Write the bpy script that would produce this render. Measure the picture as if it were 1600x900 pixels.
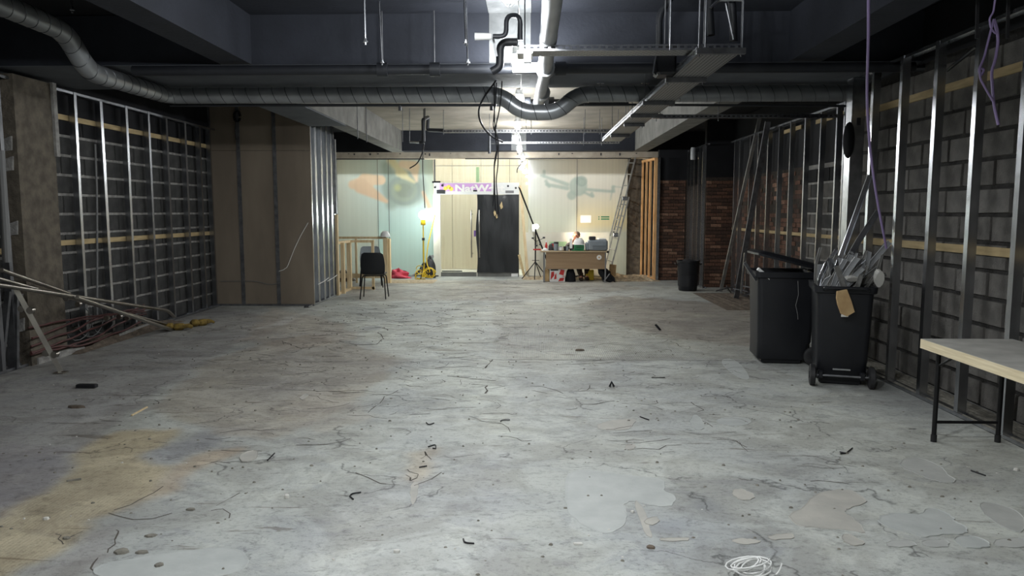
import bpy, math, random
import numpy as np
from mathutils import Vector, Matrix
random.seed(7); rng = np.random.default_rng(7)
C = bpy.context.scene.collection; SC = bpy.context.scene
for o in list(bpy.data.objects): bpy.data.objects.remove(o)

# ------------------------------------------------------------------ camera, world, exposure
F = 1150.0; H = 1.6
PITCH = math.atan(119 / F); YAW = math.atan(30 / F * math.cos(PITCH))
cam_d = bpy.data.cameras.new('camera'); cam = bpy.data.objects.new('camera', cam_d); C.objects.link(cam)
cam_d.sensor_width = 36; cam_d.lens = 36 * F / 1600; cam_d.clip_start = .05; cam_d.clip_end = 100
cam.location = (0, 0, H); cam.rotation_euler = (math.pi / 2 - PITCH, 0, YAW)
SC.camera = cam
W = bpy.data.worlds.new('world'); SC.world = W; W.use_nodes = True
W.node_tree.nodes['Background'].inputs[0].default_value = (.6, .7, .8, 1)
W.node_tree.nodes['Background'].inputs[1].default_value = .02
SC.view_settings.view_transform = 'Standard'; SC.view_settings.look = 'None'
SC.view_settings.gamma = 1; SC.view_settings.use_curve_mapping = False
SC.view_settings.exposure = 0.0
SC.cycles.use_denoising = True
SC.cycles.max_bounces = 6; SC.cycles.diffuse_bounces = 4; SC.cycles.glossy_bounces = 3
SC.cycles.transmission_bounces = 4; SC.cycles.transparent_max_bounces = 8
SC.cycles.sample_clamp_indirect = 4.0
SC.cycles.caustics_reflective = False; SC.cycles.caustics_refractive = False
LAMP_W = 250.0          # each bulkhead lamp of the temporary lighting string
TRIPOD_W = 115.0        # globe work light by the left shopfront panel
LED_W = 170.0            # small work light behind the desk
CORRIDOR = 76.0          # emission of the corridor luminaires behind the shopfront

# ------------------------------------------------------------------ pixel -> point on a real plane
_cy, _sy, _cp, _sp = math.cos(YAW), math.sin(YAW), math.cos(PITCH), math.sin(PITCH)
_R = Vector((_cy, _sy, 0)); _U = Vector((-_sy * _sp, _cy * _sp, _cp)); _F = Vector((-_sy * _cp, _cy * _cp, -_sp))
def ray(px, py): return _F + _R * ((px - 800) / F) + _U * ((450 - py) / F)
def onz(px, py, z=0.0):
    d = ray(px, py); t = (z - H) / d.z; return Vector((d.x * t, d.y * t, z))
def onx(px, py, x):
    d = ray(px, py); t = x / d.x; return Vector((x, d.y * t, H + d.z * t))
def ony(px, py, y):
    d = ray(px, py); t = y / d.y; return Vector((d.x * t, y, H + d.z * t))

# ------------------------------------------------------------------ mesh builder
class MB:
    def __init__(s): s.v = []; s.f = []
    def add(s, vs, fs):
        b = len(s.v); s.v += [tuple(v) for v in vs]; s.f += [tuple(b + i for i in f) for f in fs]; return s
    def box(s, x0, y0, z0, x1, y1, z1):
        return s.add([(x0,y0,z0),(x1,y0,z0),(x1,y1,z0),(x0,y1,z0),(x0,y0,z1),(x1,y0,z1),(x1,y1,z1),(x0,y1,z1)],
                     [(3,2,1,0),(4,5,6,7),(0,1,5,4),(1,2,6,5),(2,3,7,6),(3,0,4,7)])
    def bbox(s, x0, y0, z0, x1, y1, z1, b=.01):
        # box with bevelled vertical edges and a chamfered top and bottom
        def ring(i, z): return [(x0+i+b,y0+i,z),(x1-i-b,y0+i,z),(x1-i,y0+i+b,z),(x1-i,y1-i-b,z),(x1-i-b,y1-i,z),(x0+i+b,y1-i,z),(x0+i,y1-i-b,z),(x0+i,y0+i+b,z)]
        return s.loft([ring(b, z0), ring(0, z0 + b), ring(0, z1 - b), ring(b, z1)])
    def loft(s, secs, cap=True, closed=True):
        n = len(secs[0]); vs = [p for q in secs for p in q]; fs = []
        for i in range(len(secs) - 1):
            for j in range(n if closed else n - 1):
                k = (j + 1) % n; fs.append((i*n+j, i*n+k, (i+1)*n+k, (i+1)*n+j))
        if cap: fs.append(tuple(range(n - 1, -1, -1))); fs.append(tuple((len(secs)-1)*n + j for j in range(n)))
        return s.add(vs, fs)
    def bar(s, p, q, w, h, up=(0, 0, 1)):
        p, q = Vector(p), Vector(q); d = (q - p).normalized(); u = Vector(up)
        if abs(d.dot(u)) > .98: u = Vector((0, 1, 0))
        a = d.cross(u).normalized() * w / 2; b = a.cross(d).normalized() * h / 2
        return s.loft([[o - a - b, o + a - b, o + a + b, o - a + b] for o in (p, q)])
    def tube(s, pts, r, n=8, cap=True, close=False):
        pts = [Vector(p) for p in pts]; m = len(pts)
        rs = r if isinstance(r, (list, tuple)) else [r] * m
        t = []
        for i in range(m):
            if close: a, b = pts[(i-1) % m], pts[(i+1) % m]
            else: a, b = pts[max(i-1, 0)], pts[min(i+1, m-1)]
            t.append((b - a).normalized())
        u = Vector((0, 0, 1)) if abs(t[0].z) < .9 else Vector((1, 0, 0))
        nrm = t[0].cross(u).normalized(); secs = []
        for i in range(m):
            nrm = (nrm - t[i] * nrm.dot(t[i])).normalized(); bn = t[i].cross(nrm)
            secs.append([pts[i] + (nrm * math.cos(6.28319*k/n) + bn * math.sin(6.28319*k/n)) * rs[i] for k in range(n)])
        if close: secs.append(secs[0]); return s.loft(secs, cap=False)
        return s.loft(secs, cap)
    def lathe(s, prof, c=(0, 0, 0), n=16, axis='z'):
        c = Vector(c); secs = []
        for r, z in prof:
            q = []
            for k in range(n):
                a = 6.28319 * k / n; x, y = r * math.cos(a), r * math.sin(a)
                q.append(c + (Vector((x, y, z)) if axis == 'z' else Vector((z, x, y)) if axis == 'x' else Vector((y, z, x))))
            secs.append(q)
        return s.loft(secs)
    def prism(s, poly, h, M=None):
        # polygon in local xy extruded to h in z, then moved by matrix M
        M = M or Matrix.Identity(4)
        return s.loft([[M @ Vector((x, y, z)) for x, y in poly] for z in (0, h)])
    def ball(s, c, r, n=10, sq=(1, 1, 1)):
        m = n // 2; prof = []
        secs = []
        for i in range(m + 1):
            a = math.pi * (i + .02) / (m + .04); rr, z = math.sin(a), -math.cos(a)
            secs.append([(c[0] + r*sq[0]*rr*math.cos(6.28319*k/n), c[1] + r*sq[1]*rr*math.sin(6.28319*k/n), c[2] + r*sq[2]*z) for k in range(n)])
        return s.loft(secs)
    def grid(s, fn, nu, nv):
        vs = [fn(i / nu, j / nv) for i in range(nu + 1) for j in range(nv + 1)]
        return s.add(vs, [(i*(nv+1)+j, (i+1)*(nv+1)+j, (i+1)*(nv+1)+j+1, i*(nv+1)+j+1) for i in range(nu) for j in range(nv)])
    def mesh(s, name, mat, smooth=False):
        me = bpy.data.meshes.new(name); me.from_pydata(s.v, [], s.f); me.update()
        if mat: me.materials.append(mat)
        if smooth:
            me.polygons.foreach_set('use_smooth', [True] * len(me.polygons)); me.set_sharp_from_angle(angle=math.radians(40))
        return me
    def build(s, name, mat, parent=None, smooth=False, label=None, kind=None):
        return link(name, s.mesh(name, mat, smooth), parent, label, kind)
def link(name, data, parent=None, label=None, kind=None):
    o = bpy.data.objects.new(name, data); C.objects.link(o)
    if parent is not None:
        o.parent = parent; o.matrix_parent_inverse = pinv(parent)
    if label: o['label'] = label
    if kind: o['kind'] = kind
    return o
def wmat(o):
    B = Matrix.LocRotScale(o.location, o.rotation_euler, o.scale)
    return B if o.parent is None else wmat(o.parent) @ o.matrix_parent_inverse @ B
def pinv(p): return wmat(p).inverted()      # meshes are modelled in world coordinates, the parent holds its place
def tag(o, label, cat, group=None, kind=None):
    o['label'] = label; o['category'] = cat
    if group: o['group'] = group
    if kind: o['kind'] = kind
    return o
def thing(name, label, cat, loc=(0, 0, 0), group=None, kind=None, rz=0):
    o = bpy.data.objects.new(name, None); C.objects.link(o); o.location = loc; o.rotation_euler = (0, 0, rz); o.empty_display_size = .1
    return tag(o, label, cat, group, kind)
def local(parent, name, mb, mat, smooth=False, label=None, kind=None):
    # a part modelled in its thing's own coordinates
    o = bpy.data.objects.new(name, mb.mesh(name, mat, smooth)); C.objects.link(o); o.parent = parent
    if label: o['label'] = label
    if kind: o['kind'] = kind
    return o
def copy_tree(o, parent=None):
    c = o.copy(); C.objects.link(c)
    if parent is not None: c.parent = parent
    for ch in list(o.children): copy_tree(ch, c)
    return c
def fillet(pts, rad, n=5):
    pts = [Vector(p) for p in pts]; out = [pts[0]]
    for i in range(1, len(pts) - 1):
        a, b, c = pts[i-1], pts[i], pts[i+1]; r = min(rad, (a-b).length * .48, (c-b).length * .48)
        p, q = b + (a-b).normalized() * r, b + (c-b).normalized() * r
        for k in range(n + 1):
            t = k / n; out.append(p * (1-t)**2 + b * 2*t*(1-t) + q * t*t)
    return out + [pts[-1]]
def sag(a, b, d, n=8):
    a, b = Vector(a), Vector(b)
    return [a.lerp(b, i/n) - Vector((0, 0, d * 4 * (i/n) * (1 - i/n))) for i in range(n + 1)]
def wob(pts, k):
    return [Vector(p) + Vector((random.uniform(-k, k), random.uniform(-k, k), random.uniform(-k, k))) for p in pts]

# ------------------------------------------------------------------ materials
def lin(c): return tuple(((v/255)/12.92 if v/255 <= .04045 else ((v/255+.055)/1.055)**2.4) for v in c)
def mk(name, c, c2=None, scale=6, rough=.7, metal=0, bump=0, bs=40, lo=.35, hi=.65, detail=5, stretch=None, spec=.4):
    m = bpy.data.materials.new(name); m.use_nodes = True; nt = m.node_tree; N = nt.nodes; L = nt.links
    b = N['Principled BSDF']; b.inputs['Roughness'].default_value = rough; b.inputs['Metallic'].default_value = metal
    b.inputs['Specular IOR Level'].default_value = spec
    c = lin(c); b.inputs['Base Color'].default_value = (*c, 1)
    if c2 or bump:
        tc = N.new('ShaderNodeTexCoord'); src = tc.outputs['Object']
        if stretch:
            mp = N.new('ShaderNodeMapping'); mp.inputs['Scale'].default_value = stretch; L.new(src, mp.inputs[0]); src = mp.outputs[0]
    if c2:
        t = N.new('ShaderNodeTexNoise'); t.inputs['Scale'].default_value = scale; t.inputs['Detail'].default_value = detail; L.new(src, t.inputs['Vector'])
        r = N.new('ShaderNodeValToRGB'); r.color_ramp.elements[0].position = lo; r.color_ramp.elements[1].position = hi
        r.color_ramp.elements[0].color = (*c, 1); r.color_ramp.elements[1].color = (*lin(c2), 1)
        L.new(t.outputs['Fac'], r.inputs[0]); L.new(r.outputs[0], b.inputs['Base Color'])
    if bump:
        t2 = N.new('ShaderNodeTexNoise'); t2.inputs['Scale'].default_value = bs; t2.inputs['Detail'].default_value = 4; L.new(src, t2.inputs['Vector'])
        bp = N.new('ShaderNodeBump'); bp.inputs['Strength'].default_value = bump; bp.inputs['Distance'].default_value = .02
        L.new(t2.outputs['Fac'], bp.inputs['Height']); L.new(bp.outputs[0], b.inputs['Normal'])
    return m
def emit(name, c, s):
    m = bpy.data.materials.new(name); m.use_nodes = True; b = m.node_tree.nodes['Principled BSDF']
    b.inputs['Base Color'].default_value = (.8, .8, .8, 1); b.inputs['Emission Color'].default_value = (*lin(c), 1); b.inputs['Emission Strength'].default_value = s
    return m
M = dict(
    navy=mk('navy_paint', (45, 48, 57), (37, 40, 48), 3, .75, bump=.15, bs=25),
    navy2=mk('slate_paint', (94, 98, 104), (80, 84, 90), 2, .8, bump=.15, bs=20),
    black=mk('sooty_paint', (26, 27, 31), (18, 19, 23), 3, .85),
    rawceil=mk('bare_soffit', (150, 142, 130), (132, 126, 115), 2.5, .9, bump=.2, bs=12),
    rawstrip=mk('bare_strip', (128, 130, 131), (98, 100, 101), 5, .9, bump=.3, bs=20),
    concrete=mk('bare_concrete', (132, 131, 127), (112, 111, 108), 4, .9, bump=.3, bs=18),
    colconc=mk('stained_concrete', (112, 104, 92), (84, 78, 70), 9, .95, bump=.6, bs=30),
    lintel=mk('bare_lintel', (186, 176, 160), (165, 154, 138), 5, .85, bump=.2),
    block=mk('dark_block', (74, 74, 73), (58, 58, 58), 7, .95, bump=.5, bs=60),
    blockdk=mk('sooty_block', (38, 38, 40), (30, 30, 32), 7, .95, bump=.4, bs=60),
    mortar=mk('pale_mortar', (168, 166, 162), (134, 132, 129), 14, .95, bump=.6, bs=60),
    blockr=mk('grey_block', (114, 111, 107), (92, 90, 87), 7, .95, bump=.5, bs=60),
    blockr2=mk('light_grey_block', (128, 125, 121), (106, 104, 101), 6, .95, bump=.5, bs=60),
    mortard=mk('dark_mortar', (60, 58, 56), (46, 45, 44), 14, .95, bump=.5, bs=60),
    brick=mk('brown_brick', (118, 86, 70), (92, 68, 57), 20, .9, bump=.5, bs=60),
    brick2=mk('pale_brick', (156, 122, 102), (122, 94, 78), 24, .9, bump=.5, bs=60),
    brick3=mk('dark_brick', (88, 66, 56), (70, 54, 47), 22, .9, bump=.5, bs=60),
    bmortar=mk('brown_mortar', (70, 62, 55), (52, 47, 43), 18, .95),
    galv=mk('galvanised_steel', (196, 198, 202), (170, 172, 177), 12, .27, 1),
    galvd=mk('dull_galvanised_steel', (128, 129, 132), (102, 103, 106), 10, .5, .8),
    duct=mk('spiral_duct_steel', (160, 163, 166), (138, 141, 144), 4, .33, .55, bump=.05, bs=8),
    seam=mk('duct_seam', (84, 86, 89), None, rough=.4, metal=.8),
    stain=mk('stainless_tube', (176, 172, 164), (150, 146, 140), 5, .3, 1),
    plaster=mk('brown_plasterboard', (146, 134, 119), (126, 115, 102), 2, .9, stretch=(1, 1, .3)),
    timber=mk('pale_timber', (226, 206, 168), (206, 182, 142), 9, .75, stretch=(3, 3, .4)),
    timberh=mk('pale_timber_batten', (196, 174, 132), (168, 148, 110), 9, .8, stretch=(3, .4, 3)),
    timbero=mk('orange_timber', (236, 190, 136), (214, 160, 104), 9, .75, stretch=(3, 3, .4)),
    plastic=mk('black_plastic', (32, 33, 37), (26, 27, 31), 3, .42, spec=.35),
    rubber=mk('black_rubber', (30, 30, 31), None, rough=.8),
    grubby=mk('dusty_black_plastic', (46, 46, 47), (28, 28, 30), 10, .6),
    blacksteel=mk('black_steel', (18, 18, 20), None, rough=.45, metal=.2),
    blackpipe=mk('black_pipe', (38, 40, 45), (30, 32, 36), 3, .5, bump=.05),
    greypipe=mk('grey_pvc', (178, 180, 182), (160, 162, 165), 3, .4),
    white=mk('white_plastic', (220, 220, 218), None, rough=.5),
    paper=mk('white_paper', (232, 230, 226), None, rough=.9),
    card=mk('cardboard', (200, 170, 126), (178, 146, 104), 9, .9),
    ply=mk('ply_edge', (224, 211, 180), (204, 188, 154), 12, .7, stretch=(1, .3, 6)),
    tabletop=mk('table_laminate', (186, 184, 178), (164, 162, 156), 7, .6),
    deskp=mk('desk_laminate', (152, 127, 98), (142, 117, 89), 4, .55, stretch=(.3, 1, 4)),
    desktop=mk('desk_top', (170, 150, 120), None, rough=.5),
    cream=mk('cream_boards', (220, 207, 182), (212, 197, 170), 3, .7, stretch=(6, 1, .3)),
    framew=mk('white_door_frame', (224, 222, 208), (214, 210, 194), 3, .5),
    kick=mk('grey_kickplate', (112, 112, 108), (96, 96, 93), 4, .5),
    sheet=mk('black_polythene', (34, 36, 38), (26, 28, 30), 5, .45, bump=.6, bs=9, stretch=(1, 1, .25)),
    lilac=mk('lilac_cable', (166, 146, 196), None, rough=.5),
    redcab=mk('red_cable', (98, 60, 58), (76, 50, 48), 9, .6),
    greycab=mk('grey_cable', (120, 120, 120), None, rough=.6),
    whitecab=mk('white_cable', (226, 226, 224), None, rough=.45),
    cableb=mk('black_cable', (24, 24, 27), None, rough=.5),
    rubble=mk('rubble', (112, 100, 88), (82, 74, 66), 12, .95, bump=.8, bs=25),
    dust=mk('pale_debris', (196, 178, 150), (150, 134, 112), 14, .95, bump=.8, bs=30),
    stone=mk('stone_chip', (140, 136, 126), (112, 109, 101), 20, .95, bump=.5, bs=60),
    plasterbit=mk('plaster_chip', (206, 204, 198), None, rough=.95),
    yellow=mk('yellow_plastic', (222, 190, 40), None, rough=.5),
    glove=mk('yellow_leather', (150, 126, 62), (108, 90, 46), 18, .9, bump=.5, bs=40),
    pink=mk('pink_cloth', (212, 84, 100), (180, 60, 78), 12, .85, bump=.5, bs=16),
    greysheet=mk('grey_sheet', (176, 180, 182), (146, 150, 153), 7, .6, bump=.4, bs=10),
    green=mk('green_plastic', (38, 110, 70), None, rough=.5),
    green2=mk('pale_green_card', (176, 206, 160), None, rough=.8),
    gprint=mk('green_print', (44, 120, 84), None, rough=.7),
    greyp=mk('grey_plastic', (132, 140, 146), (122, 130, 136), 6, .55),
    greyp2=mk('mid_grey_plastic', (108, 116, 122), None, rough=.5),
    red=mk('red_plastic', (186, 48, 44), None, rough=.5),
    skin=mk('skin', (198, 146, 122), (186, 130, 108), 20, .6),
    cloth=mk('black_cloth', (26, 27, 31), (20, 21, 24), 12, .9),
    trous=mk('dark_brown_cloth', (70, 58, 46), (58, 48, 38), 12, .9),
    hair=mk('short_grey_hair', (120, 100, 86), None, rough=.9),
    dark=mk('dark_grey_plastic', (50, 50, 53), None, rough=.5),
    purple=mk('purple_print', (110, 78, 150), None, rough=.6),
    lilacw=mk('lilac_white_sign', (226, 212, 232), (238, 230, 240), 2, .5),
    gold=mk('yellow_print', (246, 214, 96), None, rough=.6),
    alu=mk('ladder_aluminium', (178, 178, 176), (150, 150, 148), 9, .4, .7),
    offcut=mk('dull_grey_offcut', (150, 149, 146), (120, 119, 116), 14, .7),
    rust=mk('rusty_steel', (104, 56, 40), (80, 46, 36), 9, .8),
    bulb=emit('lit_bulb', (255, 250, 240), 22),
    bulbw=emit('lit_globe', (250, 255, 250), 20),
    lum=emit('corridor_luminaire', (248, 250, 255), CORRIDOR),
)
def tray_mat():
    m = mk('perforated_steel', (150, 150, 150), None, rough=.45, metal=.75); nt = m.node_tree; N = nt.nodes; L = nt.links
    tc = N.new('ShaderNodeTexCoord'); mp = N.new('ShaderNodeMapping'); mp.inputs['Scale'].default_value = (1, 1, 1)
    br = N.new('ShaderNodeTexBrick'); br.inputs['Scale'].default_value = 1; br.inputs['Brick Width'].default_value = .045; br.inputs['Row Height'].default_value = .03
    br.inputs['Mortar Size'].default_value = .009; br.inputs['Mortar Smooth'].default_value = 0
    br.inputs['Color1'].default_value = (*lin((38, 38, 40)), 1); br.inputs['Color2'].default_value = (*lin((46, 46, 48)), 1); br.inputs['Mortar'].default_value = (*lin((160, 160, 160)), 1)
    L.new(tc.outputs['Object'], mp.inputs[0]); L.new(mp.outputs[0], br.inputs['Vector']); L.new(br.outputs['Color'], N['Principled BSDF'].inputs['Base Color'])
    return m
M['perf'] = tray_mat()
def glass_mat():
    m = bpy.data.materials.new('clear_glass'); m.use_nodes = True; nt = m.node_tree; N = nt.nodes; L = nt.links
    out = N['Material Output']; N.remove(N['Principled BSDF'])
    t = N.new('ShaderNodeBsdfTransparent'); t.inputs[0].default_value = (.93, .96, .94, 1)
    g = N.new('ShaderNodeBsdfGlossy'); g.inputs['Roughness'].default_value = .02
    lw = N.new('ShaderNodeLayerWeight'); pw = N.new('ShaderNodeMath'); pw.operation = 'POWER'; pw.inputs[1].default_value = 5; f = N.new('ShaderNodeMath'); f.operation = 'MULTIPLY_ADD'; f.inputs[1].default_value = .9; f.inputs[2].default_value = .03
    L.new(lw.outputs['Facing'], pw.inputs[0]); L.new(pw.outputs[0], f.inputs[0]); mx = N.new('ShaderNodeMixShader')
    L.new(f.outputs[0], mx.inputs[0]); L.new(t.outputs[0], mx.inputs[1]); L.new(g.outputs[0], mx.inputs[2]); L.new(mx.outputs[0], out.inputs[0])
    return m
M['glass'] = glass_mat()
def vinyl_mat():
    # printed translucent film on glass: print colour both reflects the room and passes the corridor light
    m = bpy.data.materials.new('printed_vinyl_on_glass'); m.use_nodes = True; nt = m.node_tree; N = nt.nodes; L = nt.links
    out = N['Material Output']; N.remove(N['Principled BSDF'])
    at = N.new('ShaderNodeAttribute'); at.attribute_name = 'print'
    d = N.new('ShaderNodeBsdfDiffuse'); t = N.new('ShaderNodeBsdfTranslucent'); g = N.new('ShaderNodeBsdfGlossy'); g.inputs['Roughness'].default_value = .12
    m1 = N.new('ShaderNodeMixShader'); m1.inputs[0].default_value = .74; m2 = N.new('ShaderNodeMixShader'); m2.inputs[0].default_value = .05
    L.new(at.outputs['Color'], d.inputs[0]); L.new(at.outputs['Color'], t.inputs[0])
    L.new(d.outputs[0], m1.inputs[1]); L.new(t.outputs[0], m1.inputs[2]); L.new(m1.outputs[0], m2.inputs[1]); L.new(g.outputs[0], m2.inputs[2]); L.new(m2.outputs[0], out.inputs[0])
    return m
M['vinyl'] = vinyl_mat()

def floor_mat():
    m = bpy.data.materials.new('screed_floor'); m.use_nodes = True; nt = m.node_tree; N = nt.nodes; L = nt.links
    b = N['Principled BSDF']; b.inputs['Roughness'].default_value = .62; b.inputs['Specular IOR Level'].default_value = .35
    tc = N.new('ShaderNodeTexCoord'); at = N.new('ShaderNodeAttribute'); at.attribute_name = 'tint'
    ridge = N.new('ShaderNodeAttribute'); ridge.attribute_name = 'ridge'
    P = tc.outputs['Object']
    def noise(s, d=6, rough=.6, dist=0, st=None):
        src = P
        if st:
            mp = N.new('ShaderNodeMapping'); mp.inputs['Scale'].default_value = st; L.new(P, mp.inputs[0]); src = mp.outputs[0]
        t = N.new('ShaderNodeTexNoise'); t.inputs['Scale'].default_value = s; t.inputs['Detail'].default_value = d; t.inputs['Roughness'].default_value = rough; t.inputs['Distortion'].default_value = dist
        L.new(src, t.inputs['Vector']); return t.outputs['Fac']
    def ramp(x, a, ca, c, cc):
        r = N.new('ShaderNodeValToRGB'); r.color_ramp.elements[0].position = a; r.color_ramp.elements[1].position = c
        r.color_ramp.elements[0].color = (*ca, 1); r.color_ramp.elements[1].color = (*cc, 1); L.new(x, r.inputs[0]); return r.outputs[0]
    def mul(x, y, f=1.0):
        k = N.new('ShaderNodeMix'); k.data_type = 'RGBA'; k.blend_type = 'MULTIPLY'; k.inputs[0].default_value = f; L.new(x, k.inputs[6]); L.new(y, k.inputs[7]); return k.outputs[2]
    g = lambda v: (v, v, v)
    col = at.outputs['Color']
    col = mul(col, ramp(noise(.6, 7, .6, .6), .38, (.84, .84, .86), .62, (1.08, 1.07, 1.04)))
    col = mul(col, ramp(noise(1.7, 9, .66, 1.2, (.9, 1.1, 1)), .42, (.80, .785, .765), .56, (1.04, 1.04, 1.03)))
    col = mul(col, ramp(noise(1.1, 5, .6, 1.8, (1, 1.2, 1)), .56, g(1), .566, (1.10, 1.10, 1.085)))      # residue islands with clean edges
    col = mul(col, ramp(noise(2.6, 6, .6, 1.6, (.7, 1.3, 1)), .585, g(1), .592, (.91, .91, .93)))
    col = mul(col, ramp(noise(3.4, 5, .7, .6, (.3, 2.6, 1)), .33, (.58, .55, .52), .37, g(1)))          # dark scrapes across the room
    col = mul(col, ramp(noise(9, 8, .78, .5, (.7, 1, 1)), .36, g(.66), .45, g(1)))
    col = mul(col, ramp(noise(30, 6, .75, .3, (.8, 1, 1)), .36, g(.74), .48, g(1.03)))
    col = mul(col, ramp(noise(70, 4, .75), .30, g(.70), .42, g(1)))
    # fine cracks
    v = N.new('ShaderNodeTexVoronoi'); v.feature = 'DISTANCE_TO_EDGE'; v.inputs['Scale'].default_value = .7
    wn = N.new('ShaderNodeTexNoise'); wn.inputs['Scale'].default_value = 1.7; wn.inputs['Detail'].default_value = 8; L.new(P, wn.inputs['Vector'])
    va = N.new('ShaderNodeVectorMath'); va.operation = 'MULTIPLY_ADD'; va.inputs[1].default_value = (1.6, 1.6, 0); L.new(wn.outputs['Color'], va.inputs[0]); L.new(P, va.inputs[2]); L.new(va.outputs[0], v.inputs['Vector'])
    ck = ramp(v.outputs['Distance'], .0, g(.38), .009, g(1))
    brk = N.new('ShaderNodeMix'); brk.data_type = 'RGBA'; L.new(ramp(noise(1.3, 3), .50, g(0), .53, g(1)), brk.inputs[0]); brk.inputs[6].default_value = (1, 1, 1, 1); L.new(ck, brk.inputs[7])
    col = mul(col, brk.outputs[2])
    L.new(col, b.inputs['Base Color'])
    # trowel ridges where the old adhesive was combed
    w = N.new('ShaderNodeTexWave'); w.inputs['Scale'].default_value = 14; w.inputs['Distortion'].default_value = 2.2; w.inputs['Detail'].default_value = 2; w.inputs['Detail Scale'].default_value = .6; L.new(P, w.inputs['Vector'])
    mm = N.new('ShaderNodeMath'); mm.operation = 'MULTIPLY'; L.new(w.outputs['Fac'], mm.inputs[0]); L.new(ridge.outputs['Fac'], mm.inputs[1])
    ms = N.new('ShaderNodeMath'); ms.operation = 'MULTIPLY_ADD'; ms.inputs[1].default_value = .8; L.new(mm.outputs[0], ms.inputs[0]); L.new(noise(9, 9, .7), ms.inputs[2])
    bp = N.new('ShaderNodeBump'); bp.inputs['Strength'].default_value = .5; bp.inputs['Distance'].default_value = .018; L.new(ms.outputs[0], bp.inputs['Height']); L.new(bp.outputs[0], b.inputs['Normal'])
    rr = N.new('ShaderNodeMapRange'); rr.inputs[3].default_value = .5; rr.inputs[4].default_value = .8; L.new(noise(3, 5), rr.inputs[0]); L.new(rr.outputs[0], b.inputs['Roughness'])
    return m
M['floor'] = floor_mat()
def patch_mat(name, c, c2):
    return mk(name, c, c2, 7, .6, bump=.25, bs=14, lo=.3, hi=.7, detail=8)
M['patch'] = patch_mat('smooth_screed', (180, 183, 180), (166, 169, 167))
M['patchw'] = patch_mat('warm_screed', (180, 177, 169), (163, 161, 155))
M['patchd'] = patch_mat('grey_screed', (177, 178, 174), (163, 164, 161))

# ================================================================== SETTING
def struct(name, mb, mat, label, cat, smooth=False):
    return tag(mb.build(name, mat, None, smooth), label, cat, kind='structure')
XL, XR, XF, YB = -5.42, 3.72, 4.25, 18.3     # block faces left, right, far right; shopfront
CEIL, BEAM = 3.5, 3.03

# ---- floor: painted tints of the worn screed, in floor metres
def inpoly(X, Y, poly):
    r = np.zeros(X.shape, bool); n = len(poly)
    for i in range(n):
        x0, y0 = poly[i]; x1, y1 = poly[(i + 1) % n]
        c = ((y0 > Y) != (y1 > Y)); xi = (x1 - x0) * (Y - y0) / (y1 - y0 + 1e-12) + x0; r ^= c & (X < xi)
    return r
xs = np.arange(-5.7, 4.61, .03); ys = np.concatenate([np.arange(-4.2, 2.4, .2), np.arange(2.4, 7, .03), np.arange(7, 18.7, .06)])
GX, GY = np.meshgrid(xs, ys, indexing='ij')
def vnoise(s, seed):
    r = np.random.default_rng(seed); n = 160; t = r.random((n, n)); u = (GX * s) % n; v = (GY * s) % n
    i, j = np.floor(u).astype(int), np.floor(v).astype(int); fu, fv = u - i, v - j; fu = fu*fu*(3-2*fu); fv = fv*fv*(3-2*fv)
    i1, j1 = (i + 1) % n, (j + 1) % n; i %= n; j %= n
    return (t[i, j]*(1-fu) + t[i1, j]*fu)*(1-fv) + (t[i, j1]*(1-fu) + t[i1, j1]*fu)*fv
WX = GX + .16*(vnoise(3, 1)-.5) + .06*(vnoise(11, 2)-.5); WY = GY + .16*(vnoise(3, 3)-.5) + .06*(vnoise(11, 4)-.5)
tint = np.ones((*GX.shape, 3)) * np.array(lin((174, 177, 174)))
ridge = np.zeros(GX.shape)
def paint(px, c, f=1.0, rid=None, soft=0):
    m = inpoly(WX, WY, [tuple(onz(*p))[:2] for p in px]) * f
    if f < .81 or soft:
        for _ in range(3): m[1:-1, 1:-1] = (m[1:-1, 1:-1]*2 + m[:-2, 1:-1] + m[2:, 1:-1] + m[1:-1, :-2] + m[1:-1, 2:]) / 6
    tint[:] = tint * (1 - m[..., None]) + np.array(lin(c)) * m[..., None]
    if rid is not None: ridge[:] = ridge * (1 - m) + rid * m
n1 = vnoise(.5, 9)[..., None]
tint *= .92 + .16 * n1
paint([(-300,560),(330,482),(470,500),(330,560),(215,640),(120,700),(60,780),(-300,860)], (141, 137, 137), .55)   # darker grey by the left wall
paint([(480,480),(760,448),(800,470),(790,700),(700,740),(620,560),(560,520)], (191, 195, 189), .7)
paint([(330,560),(480,520),(640,560),(540,640),(420,690),(330,680),(240,640)], (163, 157, 147), .7)
paint([(960,462),(1180,478),(1190,545),(1120,538),(1030,530),(960,505),(880,480)], (141, 131, 119), .62)            # bare brown strip
paint([(770,470),(960,478),(930,495),(1010,520),(1190,546),(1180,562),(780,562)], (173, 173, 165), .7, .5)
paint([(530,440),(960,436),(1000,452),(800,470),(560,470)], (163, 159, 151), .7)
paint([(-200,1000),(-200,880),(60,772),(110,732),(150,690),(185,672),(275,672),(250,700),(225,728),(258,735),(235,765),(190,800),(110,842),(30,900),(-40,960)], (183, 169, 137), .74, .14)
paint([(-200,880),(0,690),(110,700),(170,676),(110,732),(60,772),(-100,860)], (137, 133, 137), .55)
paint([(226,728),(262,690),(310,672),(345,686),(300,710),(258,731)], (135, 137, 147), .5)
paint([(258,735),(330,700),(380,700),(280,760),(180,805),(200,795)], (173, 159, 141), .8)
paint([(40,905),(105,845),(190,815),(186,838),(176,862),(150,885),(100,920)], (153, 151, 149), .8)
paint([(860,800),(1120,790),(1240,870),(1000,900)], (161, 165, 167), .5)
paint([(1050,760),(1105,790),(1130,800),(1090,800)], (141, 147, 153), .5)
paint([(1040,815),(1085,810),(1075,840),(1020,840)], (147, 151, 157), .6)
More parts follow.
